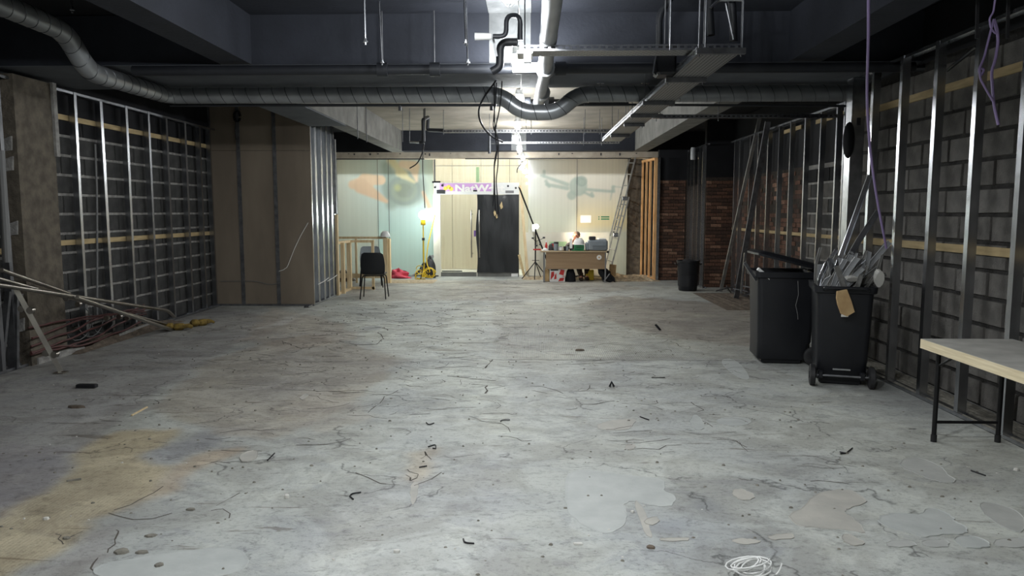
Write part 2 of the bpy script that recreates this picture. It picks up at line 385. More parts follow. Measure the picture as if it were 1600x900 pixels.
paint([(-300,1000),(400,1000),(520,800),(700,700),(800,700),(800,1000)], (183, 185, 187), .35)
paint([(625,470),(700,470),(690,640),(640,720),(590,700)], (181, 185, 183), .45)
paint([(420,480),(520,500),(560,530),(440,548),(380,530)], (172, 162, 150), .5)
paint([(395,516),(436,510),(506,480),(494,479)], (196, 198, 196), .6)
paint([(640,650),(760,640),(780,700),(690,720)], (186, 188, 184), .4)
paint([(480,610),(540,605),(600,650),(500,680),(420,650)], (172, 166, 156), .5)
paint([(628,745),(650,710),(690,700),(676,735),(648,756)], (186, 176, 158), .7)
fl = MB(); ny = len(ys)
verts = np.stack([GX.ravel(), GY.ravel(), np.zeros(GX.size)], 1)
ii, jj = np.meshgrid(np.arange(len(xs)-1), np.arange(ny-1), indexing='ij'); q = (ii*ny + jj).ravel()
faces = np.stack([q, q + ny, q + ny + 1, q + 1], 1)
me = bpy.data.meshes.new('floor'); me.vertices.add(len(verts)); me.vertices.foreach_set('co', verts.ravel())
me.loops.add(faces.size); me.loops.foreach_set('vertex_index', faces.ravel().astype(np.int32))
me.polygons.add(len(faces)); me.polygons.foreach_set('loop_start', (np.arange(len(faces))*4).astype(np.int32)); me.update(calc_edges=True)
at = me.color_attributes.new('tint', 'FLOAT_COLOR', 'POINT'); at.data.foreach_set('color', np.concatenate([tint.reshape(-1, 3), np.ones((GX.size, 1))], 1).astype(np.float32).ravel())
ra = me.attributes.new('ridge', 'FLOAT', 'POINT'); ra.data.foreach_set('value', ridge.ravel().astype(np.float32))
me.materials.append(M['floor'])
floor = tag(link('floor', me), 'worn grey screed floor with cracks, patches and old adhesive', 'floor', kind='structure')

# ---- skimmed patches standing a few millimetres proud
def smoothpoly(pts, it=2):
    for _ in range(it):
        pts = [p for a, b in zip(pts, pts[1:] + pts[:1]) for p in ((a[0]*.75+b[0]*.25, a[1]*.75+b[1]*.25), (a[0]*.25+b[0]*.75, a[1]*.25+b[1]*.75))]
    return pts
def patch(px, mat, h=.003, lab=None):
    w = smoothpoly([tuple(onz(*p))[:2] for p in px]); w = [(x + random.uniform(-.006, .006), y + random.uniform(-.006, .006)) for x, y in w]
    cx, cy = sum(p[0] for p in w)/len(w), sum(p[1] for p in w)/len(w); mb = MB()
    secs = [[(cx + (x-cx)*k, cy + (y-cy)*k, z) for x, y in w] for k, z in ((1, .0005), (.992, h*1.3), (.95, h*.6), (.5, h*.5))]
    mb.loft(secs); return mb.build('screed_patch', mat, floor)
patch([(882,762),(884,742),(905,733),(950,738),(1000,745),(1035,747),(1040,758),(1036,766),(1056,775),(1056,785),(1045,793),(1010,789),(990,782),(972,788),(980,805),(975,822),(958,833),(935,832),(900,815),(884,795)], M['patch'], .002)
patch([(1402,728),(1413,716),(1440,716),(1470,728),(1478,740),(1496,752),(1488,756),(1460,752),(1430,740)], M['patchd'], .004)
patch([(1228,806),(1258,792),(1270,775),(1300,765),(1330,765),(1350,777),(1355,787),(1325,795),(1318,800),(1340,815),(1357,836),(1330,828),(1280,826),(1245,822)], M['patchw'], .003)
patch([(1366,808),(1400,802),(1440,806),(1446,794),(1470,796),(1492,810),(1490,815),(1516,826),(1510,836),(1480,835),(1440,842),(1430,834),(1380,824)], M['patch'], .004)
patch([(1528,785),(1560,787),(1602,805),(1604,838),(1560,822),(1535,802)], M['patchd'], .004)
patch([(1380,849),(1400,843),(1432,848),(1430,855),(1390,856)], M['patchd'], .003)
patch([(1438,846),(1480,842),(1488,855),(1445,856)], M['patchd'], .003)
patch([(1488,839),(1520,838),(1546,848),(1546,856),(1520,858),(1496,853)], M['patch'], .005)
patch([(1545,846),(1602,838),(1606,856),(1560,856)], M['patchd'], .003)
patch([(1314,838),(1322,834),(1340,842),(1356,850),(1336,854),(1318,848)], M['patchw'], .004)
patch([(1198,838),(1238,832),(1242,842),(1205,845)], M['patchw'], .003)
patch([(1140,845),(1160,841),(1198,846),(1160,852)], M['patchw'], .002)
patch([(1140,766),(1160,763),(1182,775),(1172,783),(1150,780)], M['patchw'], .003)
patch([(140,888),(185,876),(330,856),(382,858),(392,885),(340,905),(150,905)], M['patch'], .003)
patch([(372,718),(384,706),(404,704),(404,716),(384,724)], M['patchw'], .006)
patch([(640,760),(650,752),(656,760),(648,790),(643,788)], M['patchw'], .002)
patch([(974,695),(992,693),(992,702),(980,705)], M['patchw'], .002)
patch([(466,622),(478,615),(484,617),(474,626)], M['patchw'], .003)
patch([(560,512),(590,508),(600,514),(570,518)], M['patch'], .002)
patch([(988,784),(1000,782),(1022,838),(1010,842)], M['patchw'], .002)
patch([(1005,812),(1028,806),(1032,818),(1012,822)], M['patchw'], .003)
patch([(1030,842),(1078,840),(1078,846),(1032,846)], M['patchw'], .003)
patch([(936,660),(1000,652),(985,668),(980,672),(930,672)], M['patchw'], .002)
patch([(1085,645),(1100,660),(1102,672),(1085,672),(1076,660)], M['patch'], .003)
patch([(1110,660),(1135,650),(1180,655),(1160,668)], M['patch'], .002)
patch([(1120,562),(1150,560),(1178,595),(1150,590)], M['patch'], .002)
# ---- wide cracks and chipped edges (dark gaps, as thin ribbons in the floor)
crk = MB()
def crack(px, w=.006):
    pts = [onz(*p) for p in px]; pts2 = []
    for a, b in zip(pts, pts[1:]):
        n = max(2, int((b-a).length / .09))
        for k in range(n): pts2.append(a.lerp(b, k/n) + Vector((random.uniform(-.018, .018), random.uniform(-.018, .018), 0)))
    pts2.append(pts[-1])
    for a, b in zip(pts2, pts2[1:]):
        d = (b-a).normalized(); n = Vector((-d.y, d.x, 0)) * w * random.uniform(.3, 1)
        crk.add([a+n+Vector((0,0,.0012)), a-n+Vector((0,0,.0012)), b-n+Vector((0,0,.0012)), b+n+Vector((0,0,.0012))], [(0,1,2,3)])
for p in [[(462,565),(468,566),(520,565)],[(500,535),(530,533),(560,539),(590,538),(600,529)],[(515,545),(530,550),(550,551)],[(560,519),(590,519),(600,530)],
          [(400,553),(430,556)],[(440,533),(470,545),(490,543)],[(480,617),(495,619),(510,627),(530,629)],[(680,500),(787,500)],[(740,475),(783,476)],[(700,536),(765,536)],
          [(668,545),(708,545)],[(578,645),(600,620),(622,610)],[(400,622),(420,620)],[(180,826),(184,835),(178,852),(168,864)],[(155,870),(142,882),(148,893),(168,896)],[(185,796),(215,782),(255,760)],
          [(100,842),(130,830)],[(335,796),(352,798),(358,810)],[(340,790),(375,770)],[(268,872),(285,878),(296,892)],[(780,562),(860,562),(1170,564)],[(700,588),(775,595)],[(680,575),(745,572)],
          [(725,574),(760,575),(770,562)],[(735,600),(762,602),(758,615)],[(655,718),(668,705),(674,718)],[(632,735),(655,740),(640,752),(634,742)],[(560,738),(590,757),(625,758)],[(650,760),(690,738)],
          [(320,725),(345,720),(360,724)],[(820,452),(860,458),(900,456)],[(870,570),(960,566)],[(655,574),(700,578)],[(690,560),(740,558)]]: crack(p, .005 if p[0][1] > 600 else .009)
rs_ = random.Random(21)
for poly, n, far in (([(560,470),(790,470),(790,690),(690,700),(400,620),(380,540)], 170, 1), ([(880,480),(1190,560),(1160,600),(860,590)], 60, 1), ([(700,448),(1000,446),(1000,480),(620,480)], 60, 1), ([(200,560),(420,520),(560,640),(300,800),(60,840)], 60, 0), ([(800,600),(1200,620),(1300,760),(1000,720)], 40, 0)):
    P2 = [tuple(onz(*p))[:2] for p in poly]; k = 0
    while k < n:
        x, y = rs_.uniform(min(p[0] for p in P2), max(p[0] for p in P2)), rs_.uniform(min(p[1] for p in P2), max(p[1] for p in P2))
        if not inpoly(np.array([x]), np.array([y]), P2)[0]: continue
        a = rs_.gauss(0, .35); ln = rs_.uniform(.08, .45); px_l = [(x, y)]
        for j in range(4): px_l.append((px_l[-1][0] + ln/4*math.cos(a), px_l[-1][1] + ln/4*math.sin(a))); a += rs_.gauss(0, .5)
        w = rs_.uniform(.0025, .007) * (1.5 if y > 9 else .8)
        for (xa, ya), (xb, yb) in zip(px_l, px_l[1:]):
            d = math.hypot(xb-xa, yb-ya); nx, ny_ = -(yb-ya)/d*w, (xb-xa)/d*w*(1.6 if y > 9 else 1)
            crk.add([(xa+nx, ya+ny_, .0013), (xa-nx*.6, ya-ny_*.6, .0013), (xb-nx*.6, yb-ny_*.6, .0013), (xb+nx, yb+ny_, .0013)], [(0, 1, 2, 3)])
        k += 1
crk.build('floor_crack', mk('crack_gap', (86, 81, 75), None, rough=1), floor, kind='stuff')
def bits(n, poly, mat, name, lo, hi, lab, cat):
    mb = MB(); P2 = [tuple(onz(*p))[:2] for p in poly]; xs_ = [p[0] for p in P2]; ys_ = [p[1] for p in P2]; k = 0
    while k < n:
        x, y = random.uniform(min(xs_), max(xs_)), random.uniform(min(ys_), max(ys_))
        if not inpoly(np.array([x]), np.array([y]), P2)[0]: continue
        r = random.uniform(lo, hi); a = random.uniform(0, 6.3); h = r * random.uniform(.3, .8)
        q = [(x + r*random.uniform(.6, 1.2)*math.cos(a+i*1.2566), y + r*random.uniform(.4, .9)*math.sin(a+i*1.2566)) for i in range(5)]
        mb.loft([[(u, v, 0) for u, v in q], [(x+(u-x)*.6, y+(v-y)*.6, h) for u, v in q]]); k += 1
    return tag(mb.build(name, mat), lab, cat, kind='stuff')
whole = [(60,600),(300,500),(540,470),(1060,460),(1180,560),(1600,700),(1600,900),(-100,900)]
bits(900, whole, M['stone'], 'floor_grit', .003, .014, 'dark grit and chippings scattered over the grey floor', 'grit')
bits(160, whole, M['plasterbit'], 'plaster_crumbs', .003, .010, 'white plaster crumbs scattered over the grey floor', 'crumbs')

# ---- ceiling, beams
ceil = struct('ceiling', MB().box(-5.7, -4.2, CEIL + .01, 4.6, 18.55, CEIL + .2), M['black'], 'dark slab soffit above beams and services', 'ceiling')
def cpanel(x0, y0, x1, y1, mat, z=CEIL): return MB().box(x0, y0, z, x1, y1, z + .05).build('soffit_panel', M[mat], ceil)
cpanel(-2.73, -4.2, -.42, 7.3, 'navy'); cpanel(.0, -4.2, 2.46, 7.3, 'navy'); s_ = cpanel(-.415, -4.2, -.005, 7.3, 'rawstrip'); s_['label'] = 'unpainted pale strip along the lamps'
for a, b in ((8.7, 11.6), (11.61, 14.6), (14.61, 17.5)): cpanel(-3.05, a, 2.42, b, 'rawceil')
def beam(x0, y0, z0, x1, y1, z1, mat, lab): return struct('ceiling_beam', MB().box(x0, y0, z0, x1, y1, z1), M[mat], lab, 'beam')
beam(-3.03, -4.2, BEAM, -2.73, 7.3, CEIL, 'navy', 'dark painted beam running overhead on the left, near half')
beam(2.46, -4.2, BEAM, 2.77, 7.3, CEIL, 'navy', 'dark painted beam running overhead on the right, near half')
cb = beam(-5.6, 7.3, BEAM, 4.4, 8.7, CEIL, 'navy', 'wide dark cross beam over the middle of the room')
MB().box(-5.6, 7.31, BEAM - .004, 4.4, 8.69, BEAM).build('beam_soffit', M['navy2'], cb)
MB().box(-.41, 7.296, BEAM + .001, -.01, 7.3, CEIL).build('bare_patch', M['rawstrip'], cb, label='unpainted patch behind the lamps')
MB().box(-.38, 7.4, BEAM - .006, -.02, 8.68, BEAM - .002).build('bare_patch', M['rawstrip'], cb, label='unpainted patch on the underside')
bl = beam(-3.35, 8.7, BEAM, -3.05, 18.0, CEIL, 'concrete', 'bare concrete beam running back on the left, far half')
MB().box(-3.68, 8.72, BEAM - .02, -3.06, 12.3, BEAM - .001).build('lining_board', M['navy2'], bl)
beam(2.42, 8.7, BEAM, 2.75, 18.2, CEIL, 'concrete', 'bare concrete beam running back on the right, far half')
fb = beam(-3.05, 17.5, BEAM, 2.42, 17.95, CEIL, 'navy', 'dark painted beam across the far end above the shopfront')
for x0, x1 in ((-.47, -.12),): MB().box(x0, 17.496, BEAM + .002, x1, 17.5, CEIL).build('bare_patch', M['rawstrip'], fb, label='unpainted patch behind the lamps')
MB().box(-5.4, 17.9, BEAM, -3.36, 18.0, CEIL).build('bay_panel', M['black'], fb); MB().box(2.76, 17.9, BEAM, 4.2, 18.0, CEIL).build('bay_panel', M['black'], fb)
lint = struct('trim_1', MB().box(-5.0, 17.9, 2.89, 3.9, 18.25, BEAM), M['lintel'], 'pale bare downstand across the top of the shopfront', 'downstand')
MB().box(-4.85, 18.0, 2.865, -2.6, 18.06, 2.89).build('head_channel', M['dark'], lint); MB().box(-1.6, 18.0, 2.868, 2.4, 18.05, 2.89).build('head_channel', M['dark'], lint)
mb = MB()
for i in range(14): x = random.uniform(-4.6, 2.6); mb.box(x, 17.885, random.uniform(2.92, 2.99), x + .03, 17.9, 3.0)
mb.build('fixing_hole', M['dark'], lint, kind='stuff')

# ---- walls with single blocks
def block_variants(face, mat_name):
    # three slightly uneven blocks modelled about their back lower corner; face = +1 faces +x, -1 faces -x
    out = []
    for k in range(3):
        L_, Hh, d = .418, .194, .02; j = lambda: random.uniform(-.004, .004)
        if face == 'y': vs = [[(0, 0, 0), (L_, 0, 0), (L_, 0, Hh), (0, 0, Hh)], [(.004+j(), -d+j(), .004+j()), (L_-.004+j(), -d+j(), .004+j()), (L_-.004+j(), -d+j(), Hh-.004+j()), (.004+j(), -d+j(), Hh-.004+j())]]
        else: vs = [[(0, 0, 0), (0, L_, 0), (0, L_, Hh), (0, 0, Hh)], [(face*d+j()*.7, .004+j(), .004+j()), (face*d+j()*.7, L_-.004+j(), .004+j()), (face*d+j()*.7, L_-.004+j(), Hh-.004+j()), (face*d+j()*.7, .004+j(), Hh-.004+j())]]
        out.append(MB().loft(vs, cap=True).mesh('block', M[mat_name]))
    return out
def place_piece(name, me, parent, loc, sc=(1, 1, 1)):
    o = bpy.data.objects.new(name, me); C.objects.link(o); o.parent = parent; o.location = loc; o.scale = sc; return o
def block_wall(wall, X, face, y0, y1, z1, mats, half=.225, skip=None, zdark=9):
    V = {m: block_variants(face, m) for m in mats}
    for r in range(int(z1 / .225)):
        y = y0 - (half if r % 2 else 0)
        while y < y1 - .05:
            a, b = max(y, y0), min(y + .44, y1); z = r * .225 + .015
            if b - a > .06 and not (skip and skip(a, z)):
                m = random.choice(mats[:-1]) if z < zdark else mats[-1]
                place_piece('block', random.choice(V[m]), wall, (X, a + .005, z), (1, (b - a - .014) / .424, 1))
            y += .45
wl = struct('wall_left', MB().box(XL - .15, -4.2, 0, XL, 12.4, 2.9).box(XL - .15, 12.4, 0, XL - .05, 18.3, 2.9), M['mortar'], 'dark blockwork wall with pale mortar behind metal studs on the left', 'wall')
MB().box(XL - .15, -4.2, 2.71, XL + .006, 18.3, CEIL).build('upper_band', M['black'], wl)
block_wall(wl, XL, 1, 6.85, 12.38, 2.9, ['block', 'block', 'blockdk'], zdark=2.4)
wr = struct('wall_right', MB().box(XR, -4.2, 0, XR + .15, 8.5, 3.0), M['mortard'], 'grey blockwork wall behind bright metal studs on the near right', 'wall')
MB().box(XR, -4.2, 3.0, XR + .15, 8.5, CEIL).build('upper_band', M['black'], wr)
MB().box(XR, 8.5, 0, XF + .15, 8.62, CEIL).build('return_panel', M['black'], wr)
block_wall(wr, XR, -1, 4.7, 8.48, 3.0, ['blockr', 'blockr', 'blockr2', 'blockr2'])
wf = struct('wall_far_right', MB().box(XF, 8.62, 0, XF + .15, 15.8, 2.3), M['mortar'], 'block and brick side wall behind the studs on the far right', 'wall')
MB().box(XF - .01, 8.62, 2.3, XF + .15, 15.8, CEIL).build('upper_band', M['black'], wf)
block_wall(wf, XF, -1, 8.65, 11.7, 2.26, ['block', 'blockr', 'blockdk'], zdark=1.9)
def brick_stuff(X, y0, y1, z1):
    for mat, sel in (('brick', 0), ('brick3', 1), ('brick2', 2)):
        mb = MB(); r_ = random.Random(4)
        for r in range(int(z1 / .075)):
            y = y0 - (.1125 if r % 2 else 0)
            while y < y1:
                a, b = max(y, y0), min(y + .215, y1); w = r_.choices([0, 1, 2], [5, 5, .4])[0]
                if w == sel and b - a > .03: mb.box(X - r_.uniform(.006, .014), a, r*.075 + .005, X + .01, b, r*.075 + .070)
                y += .225
        mb.build('brick', M[mat], wf, kind='stuff')
MB().box(XF - .002, 11.7, 0, XF + .01, 15.7, 2.3).build('brick_bed', M['bmortar'], wf)
brick_stuff(XF, 11.72, 15.68, 2.28)
def brick_front(wall, x0, x1, Y, z1):
    V = []
    for m in ('brick', 'brick', 'brick3', 'brick3', 'brick', 'brick2'):
        j = lambda: random.uniform(-.003, .003)
        V.append(MB().loft([[(0, 0, 0), (.215, 0, 0), (.215, 0, .065), (0, 0, .065)], [(.003+j(), -.014+j(), .003), (.212+j(), -.014+j(), .003), (.212, -.014+j(), .062+j()), (.003, -.014+j(), .062+j())]]).mesh('brick', M[m]))
    for r in range(int(z1 / .075)):
        x = x0 - (.1125 if r % 2 else 0)
        while x < x1:
            a, b = max(x, x0), min(x + .215, x1)
            if b - a > .03: place_piece('brick', random.choice(V), wall, (a, Y, r*.075 + .005), ((b - a) / .215, 1, 1))
            x += .225
w1 = struct('wall_back_right', MB().box(3.66, 15.7, 0, XF + .15, 15.85, 2.32), M['bmortar'], 'brown brick pier between stud frames, with sooty top', 'wall')
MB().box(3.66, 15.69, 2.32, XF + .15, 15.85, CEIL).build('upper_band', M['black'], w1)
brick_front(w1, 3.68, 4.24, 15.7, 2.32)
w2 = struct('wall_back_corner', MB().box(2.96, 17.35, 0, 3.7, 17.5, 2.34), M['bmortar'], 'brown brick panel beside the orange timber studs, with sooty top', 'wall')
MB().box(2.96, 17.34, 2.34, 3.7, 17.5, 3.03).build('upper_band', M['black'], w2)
brick_front(w2, 2.98, 3.58, 17.35, 2.34)
MB().box(3.7, 15.85, 0, 3.75, 17.4, 2.2).build('side_lining', M['bmortar'], w2)
struct('wall_rear', MB().box(-5.7, -4.35, 0, 4.6, -4.2, CEIL), M['framew'], 'plain wall behind the viewer', 'wall')  # unseen wall added to keep light in, pale so it bounces
struct('wall_behind_stair', MB().box(-5.5, 18.25, 0, -4.8, 18.4, CEIL), M['concrete'], 'grey wall end left of the shopfront', 'wall')
struct('wall_column_back', MB().box(2.36, 18.32, 0, 2.72, 18.6, 2.89).box(2.72, 18.5, 0, 4.2, 18.6, 2.89), M['colconc'], 'dark plastered column right of the shopfront glass', 'column')

# battens
def batten(wall, X, y0, y1, z, f, w=.06, mat='timberh'): return MB().box(min(X, X + f*.024), y0, z - w/2, max(X, X + f*.024), y1, z + w/2).build('timber_batten', M[mat], wall)
batten(wl, XL + .02, 8.0, 12.3, 2.68, 1); batten(wl, XL + .02, 8.0, 12.38, 1.245, 1); batten(wl, XL + .02, 5.5, 7.4, 1.2, 1)
batten(wr, XR - .02, 3.6, 8.45, 2.69, -1, .07); batten(wr, XR - .02, 3.6, 8.45, 1.285, -1, .07)
batten(wf, XF - .02, 8.7, 15.6, 1.25, -1, .05); batten(wf, XF - .02, 9.6, 10.3, 2.92, -1, .07); batten(wf, XF - .02, 10.6, 11.2, 2.92, -1, .06); batten(wf, XF - .02, 11.8, 12.6, 2.92, -1, .06)

# concrete column on the left
col = struct('wall_column_left', MB().box(-5.7, 7.42, 0, -5.2, 8.02, 2.98), M['colconc'], 'rough stained concrete column standing proud of the left wall', 'column')
mb = MB()
for z in (2.2, 2.0, 1.35, .6, .35): mb.loft([[(-5.2-.1*random.random()-.12, 7.405, z), (-5.25, 7.4, z+.02), (-5.24, 7.4, z+.16), (-5.36, 7.405, z+.12)], [(-5.35, 7.425, z), (-5.25, 7.425, z+.02), (-5.24, 7.425, z+.16), (-5.36, 7.425, z+.12)]])
mb.build('plaster_dab', M['mortar'], col, kind='stuff')
MB().box(-5.215, 8.0, 2.2, -5.17, 8.06, 2.99).build('broken_edge', M['mortar'], col)
MB().box(-5.55, 7.5, 0, -5.18, 8.3, .07).build('base_kerb', M['mortar'], col)

# ================================================================== METAL STUD FRAMES
def stud_profile(d, fw, t=.003): return [(0, 0), (d, 0), (d, fw), (d-t, fw), (d-t, t), (t, t), (t, fw), (0, fw)]
def stud_frame(name, label, X, face, ys_, z0, z1, mat='galv', d=.07, fw=.05, lean=None, track=True):
    # studs along y; face = -1: room side is -x (right wall), +1: room side is +x (left wall)
    root = thing(name, label, 'stud frame', (X, ys_[len(ys_)//2], 0), kind='structure')
    S = Matrix.Scale(1, 4) if face < 0 else Matrix.Scale(-1, 4, (1, 0, 0))
    prof = stud_profile(d, fw)
    if face > 0: prof = [(x, y) for x, y in reversed(prof)]
    me = MB().prism(prof, 1.0, S).mesh('stud', M[mat])
    for y in ys_:
        o = bpy.data.objects.new('stud', me); C.objects.link(o); o.parent = root
        o.location = (0, y - ys_[len(ys_)//2], z0); o.scale = (1, 1, z1 - z0)
        o.rotation_euler = (random.uniform(-.004, .004), random.uniform(-.004, .004), random.uniform(-.06, .06))
    if track:
        a, b = min(ys_) - .3, max(ys_) + .3; x0, x1 = sorted((X - face*-.004, X - face*(d + .004)))
        for nm, z in (('floor_track', 0), ('head_track', z1)):
            zz = 1 if nm == 'floor_track' else -1; mb = MB()
            mb.box(x0, a, z, x1, b, z + zz*.003) if zz > 0 else mb.box(x0, a, z - .003, x1, b, z)
            for xx in (x0, x1 - .003): mb.box(xx, a, min(z, z + zz*.03), xx + .003, b, max(z, z + zz*.03))
            mb.build(nm, M[mat], root)
    return root
fL = stud_frame('metal_stud_frame', 'metal stud frame in front of the pale mortared wall on the left', -5.3, 1, [8.55, 9.1, 9.64, 10.21, 10.73, 11.3, 11.8, 12.2], 0, 2.98, d=.07)
fL2 = stud_frame('metal_stud_frame', 'metal studs at the very edge left of the stained column', -5.24, 1, [6.5, 7.05, 7.25], 0, 2.95, 'galvd')
fR = stud_frame('metal_stud_frame', 'bright metal stud frame behind the trestle table on the right wall', 3.35, -1, [4.62, 5.18, 5.74, 6.31, 6.88, 7.47], 0, 3.0)
fF = stud_frame('metal_stud_frame', 'metal stud frame along the far right side wall beyond the bins', 4.0, -1, [9.66, 9.9, 10.47, 11.0, 11.62, 12.18, 12.74, 13.27, 13.77, 14.4, 14.76], 0, 3.0, fw=.04)
fB = stud_frame('metal_stud_frame', 'short metal stud frame between the two brick panels', 3.6, -1, [15.75, 16.1, 16.5, 16.9, 17.2], 0, 3.0, fw=.04)
o = stud_frame('metal_stud_frame', 'bright metal stud wall on the flank of the brown partition', -3.72, 1, [12.42, 12.75, 13.1, 13.4, 13.7, 13.9], 0, 3.32, fw=.09, d=.07)
MB().box(-3.80, 12.45, .02, -3.792, 13.95, 3.3).build('backing_board', M['greysheet'], o)
for y in (12.7, 13.3): MB().tube(wob([(-3.71, y, .35), (-3.71, y + .3, .36), (-3.7, y + .6, .4)], .01), .006).build('loose_cable', M['whitecab'], o)
# boxed stud at the end of the near right frame
bx = thing('boxed_stud_post', 'wide boxed metal stud post behind the front bin, with a service hole', 'stud post', (3.5, 8.15, 0), kind='structure')
MB().box(3.42, 8.1, 0, 3.56, 8.103, 3.02).box(3.42, 8.1, 0, 3.423, 8.25, 3.02).box(3.557, 8.1, 0, 3.56, 8.25, 3.02).build('stud', M['galv'], bx)
tag(MB().ball((3.38, 8.05, 2.36), .13, 14, (.5, .3, 1.5)).build('dark_bundle', M['plastic'], None, True), 'dark rounded bundle hanging beside the boxed stud post', 'bundle')
MB().box(3.475, 8.096, 2.52, 3.515, 8.1, 2.6).build('service_hole', M['dark'], bx)

# ---- brown plasterboard partition block
pb = thing('wall_partition', 'brown plasterboard partition box with metal joints, left of the stair rail', 'partition', (-4.5, 12.45, 0), kind='structure')
for a, b in ((-5.40, -4.93), (-4.90, -4.32), (-4.29, -3.70)):
    MB().box(a, 12.4, .02, b, 12.415, 2.62).build('board', M['plaster'], pb); MB().box(a, 12.402, 2.625, b, 12.417, 3.36).build('board', M['plaster'], pb)
for x in (-5.41, -4.915, -4.305): MB().box(x - .03, 12.385, 0, x + .03, 12.4, 3.36).build('joint_stud', M['galvd'], pb)
MB().box(-5.42, 12.42, 0, -3.86, 12.5, 3.36).build('core', M['black'], pb)
MB().box(-5.4, 12.38, 0, -3.7, 12.4, .03).build('floor_track', M['galvd'], pb)
MB().tube(wob(fillet([(-5.3, 12.38, .42), (-4.7, 12.37, .43), (-4.45, 12.37, .36), (-4.28, 12.38, .4)], .1), .004), .006, 5).build('loose_cable', M['greycab'], pb)
MB().tube(wob(fillet([(-4.28, 12.36, .6), (-4.15, 12.36, .64), (-3.95, 12.36, 1.1), (-3.76, 12.37, 1.42)], .15), .004), .006, 5).build('loose_cable', M['whitecab'], pb)
mb = MB()
for k in range(5):
    c0 = Vector((-4.93 + random.uniform(-.03, .03), 12.37, 3.18)); mb.tube([c0 + Vector((.05*math.cos(a)+.01*k, -.01*k, .09*math.sin(a))) for a in np.linspace(0, 6, 12)], .006, 5)
mb.tube([(-4.93, 12.37, 3.1), (-4.95, 12.37, 2.95), (-4.94, 12.38, 2.8)], .006, 5)
tag(mb.build('cable_bunch', M['cableb'], None, True), 'small bunch of black cable hanging high on the brown partition', 'cable')

# ================================================================== SERVICES OVERHEAD
def duct_thing(label, pts, r, rad, loc):
    root = thing('spiral_duct', label, 'duct', loc, kind=None)
    path = fillet(pts, rad, 6); MB().tube(path, r, 20).build('duct_tube', M['duct'], root, True)
    mb = MB(); acc = 0; nxt = .12
    for a, b in zip(path, path[1:]):
        d = (b - a).length; u = (b - a).normalized()
        while nxt < acc + d:
            c0 = a + u * (nxt - acc); s1 = u.cross(Vector((0, 0, 1)) if abs(u.z) < .9 else Vector((1, 0, 0))).normalized(); s2 = u.cross(s1)
            ring = [c0 + (s1*math.cos(t) + s2*math.sin(t)) * (r + .001) + u * .035 * math.sin(t) for t in np.linspace(0, 2*math.pi, 20)[:-1]]
            mb.tube(ring, .0035, 4, close=True); nxt += .15
        acc += d
    mb.build('spiral_seam', M['seam'], root, True, kind='stuff')
    return root, path
x_ = lambda px, Y=8.5: ony(px, 153, Y).x
DZ = 2.92
xd = ony(262, 150, 8.5).x
d1, dp = duct_thing('long silver spiral duct crossing the room and dipping under the white pipe',
    [(xd, 4.4, onx(100, 48, xd).z + .04), onx(100, 48, xd), onx(138, 112, xd), (xd, 8.5, DZ), (x_(782), 8.5, DZ), (x_(815), 8.5, DZ - .2), (x_(872), 8.5, DZ - .2), (x_(902), 8.5, DZ), (3.66, 8.5, DZ)], .09, .16, (-1, 8.5, DZ))
MB().tube([(x_(918), 8.5, DZ - .0), (x_(920), 8.5, DZ)], .094, 20).build('joint_collar', M['duct'], d1, True)
MB().tube([(x_(1070), 8.5, DZ), (x_(1073), 8.5, DZ)], .094, 20).build('joint_collar', M['duct'], d1, True)
for px in (937, 1006):
    q = x_(px); MB().tube([(q, 8.42, BEAM), (q, 8.42, DZ + .07)], .006, 6).box(q - .04, 8.4, BEAM - .008, q + .04, 8.44, BEAM).build('hanger_rod', M['galv'], d1)
# dark pipe under the duct (left half)
t = thing('black_conduit', 'thin black conduit slung just below the long duct on its left half', 'conduit', (-2, 8.62, 2.8))
MB().tube([(-4.2, 8.62, 2.83), (x_(775), 8.62, 2.82)], .016, 8).build('conduit_tube', M['blackpipe'], t, True)
MB().tube([(x_(915), 8.66, 2.83), (3.6, 8.66, 2.80)], .014, 8).build('conduit_tube', M['blackpipe'], t, True)
for px in (622, 767): q = x_(px); MB().tube([(q, 8.62, 2.82), (q, 8.62, 2.76)], .02, 8).build('conduit_box', M['dark'], t)

# black transverse pipe at the cross beam
t = thing('black_soil_pipe', 'long black pipe slung across the room under the dark cross beam', 'pipe', (0, 7.2, 2.955))
MB().tube([(-3.85, 7.2, 2.955), (3.6, 7.2, 2.955)], .048, 14).build('pipe_run', M['blackpipe'], t, True)
for px in (598, 680, 876): q = ony(px, 105, 7.2).x; MB().tube([(q - .05, 7.2, 2.955), (q + .05, 7.2, 2.955)], .066, 14).build('coupling', M['blackpipe'], t, True)
for px in (679, 598): q = ony(px, 105, 7.2).x; MB().tube([(q, 7.2, 3.0), (q, 7.2, CEIL)], .006, 6).build('hanger_rod', M['galvd'], t)
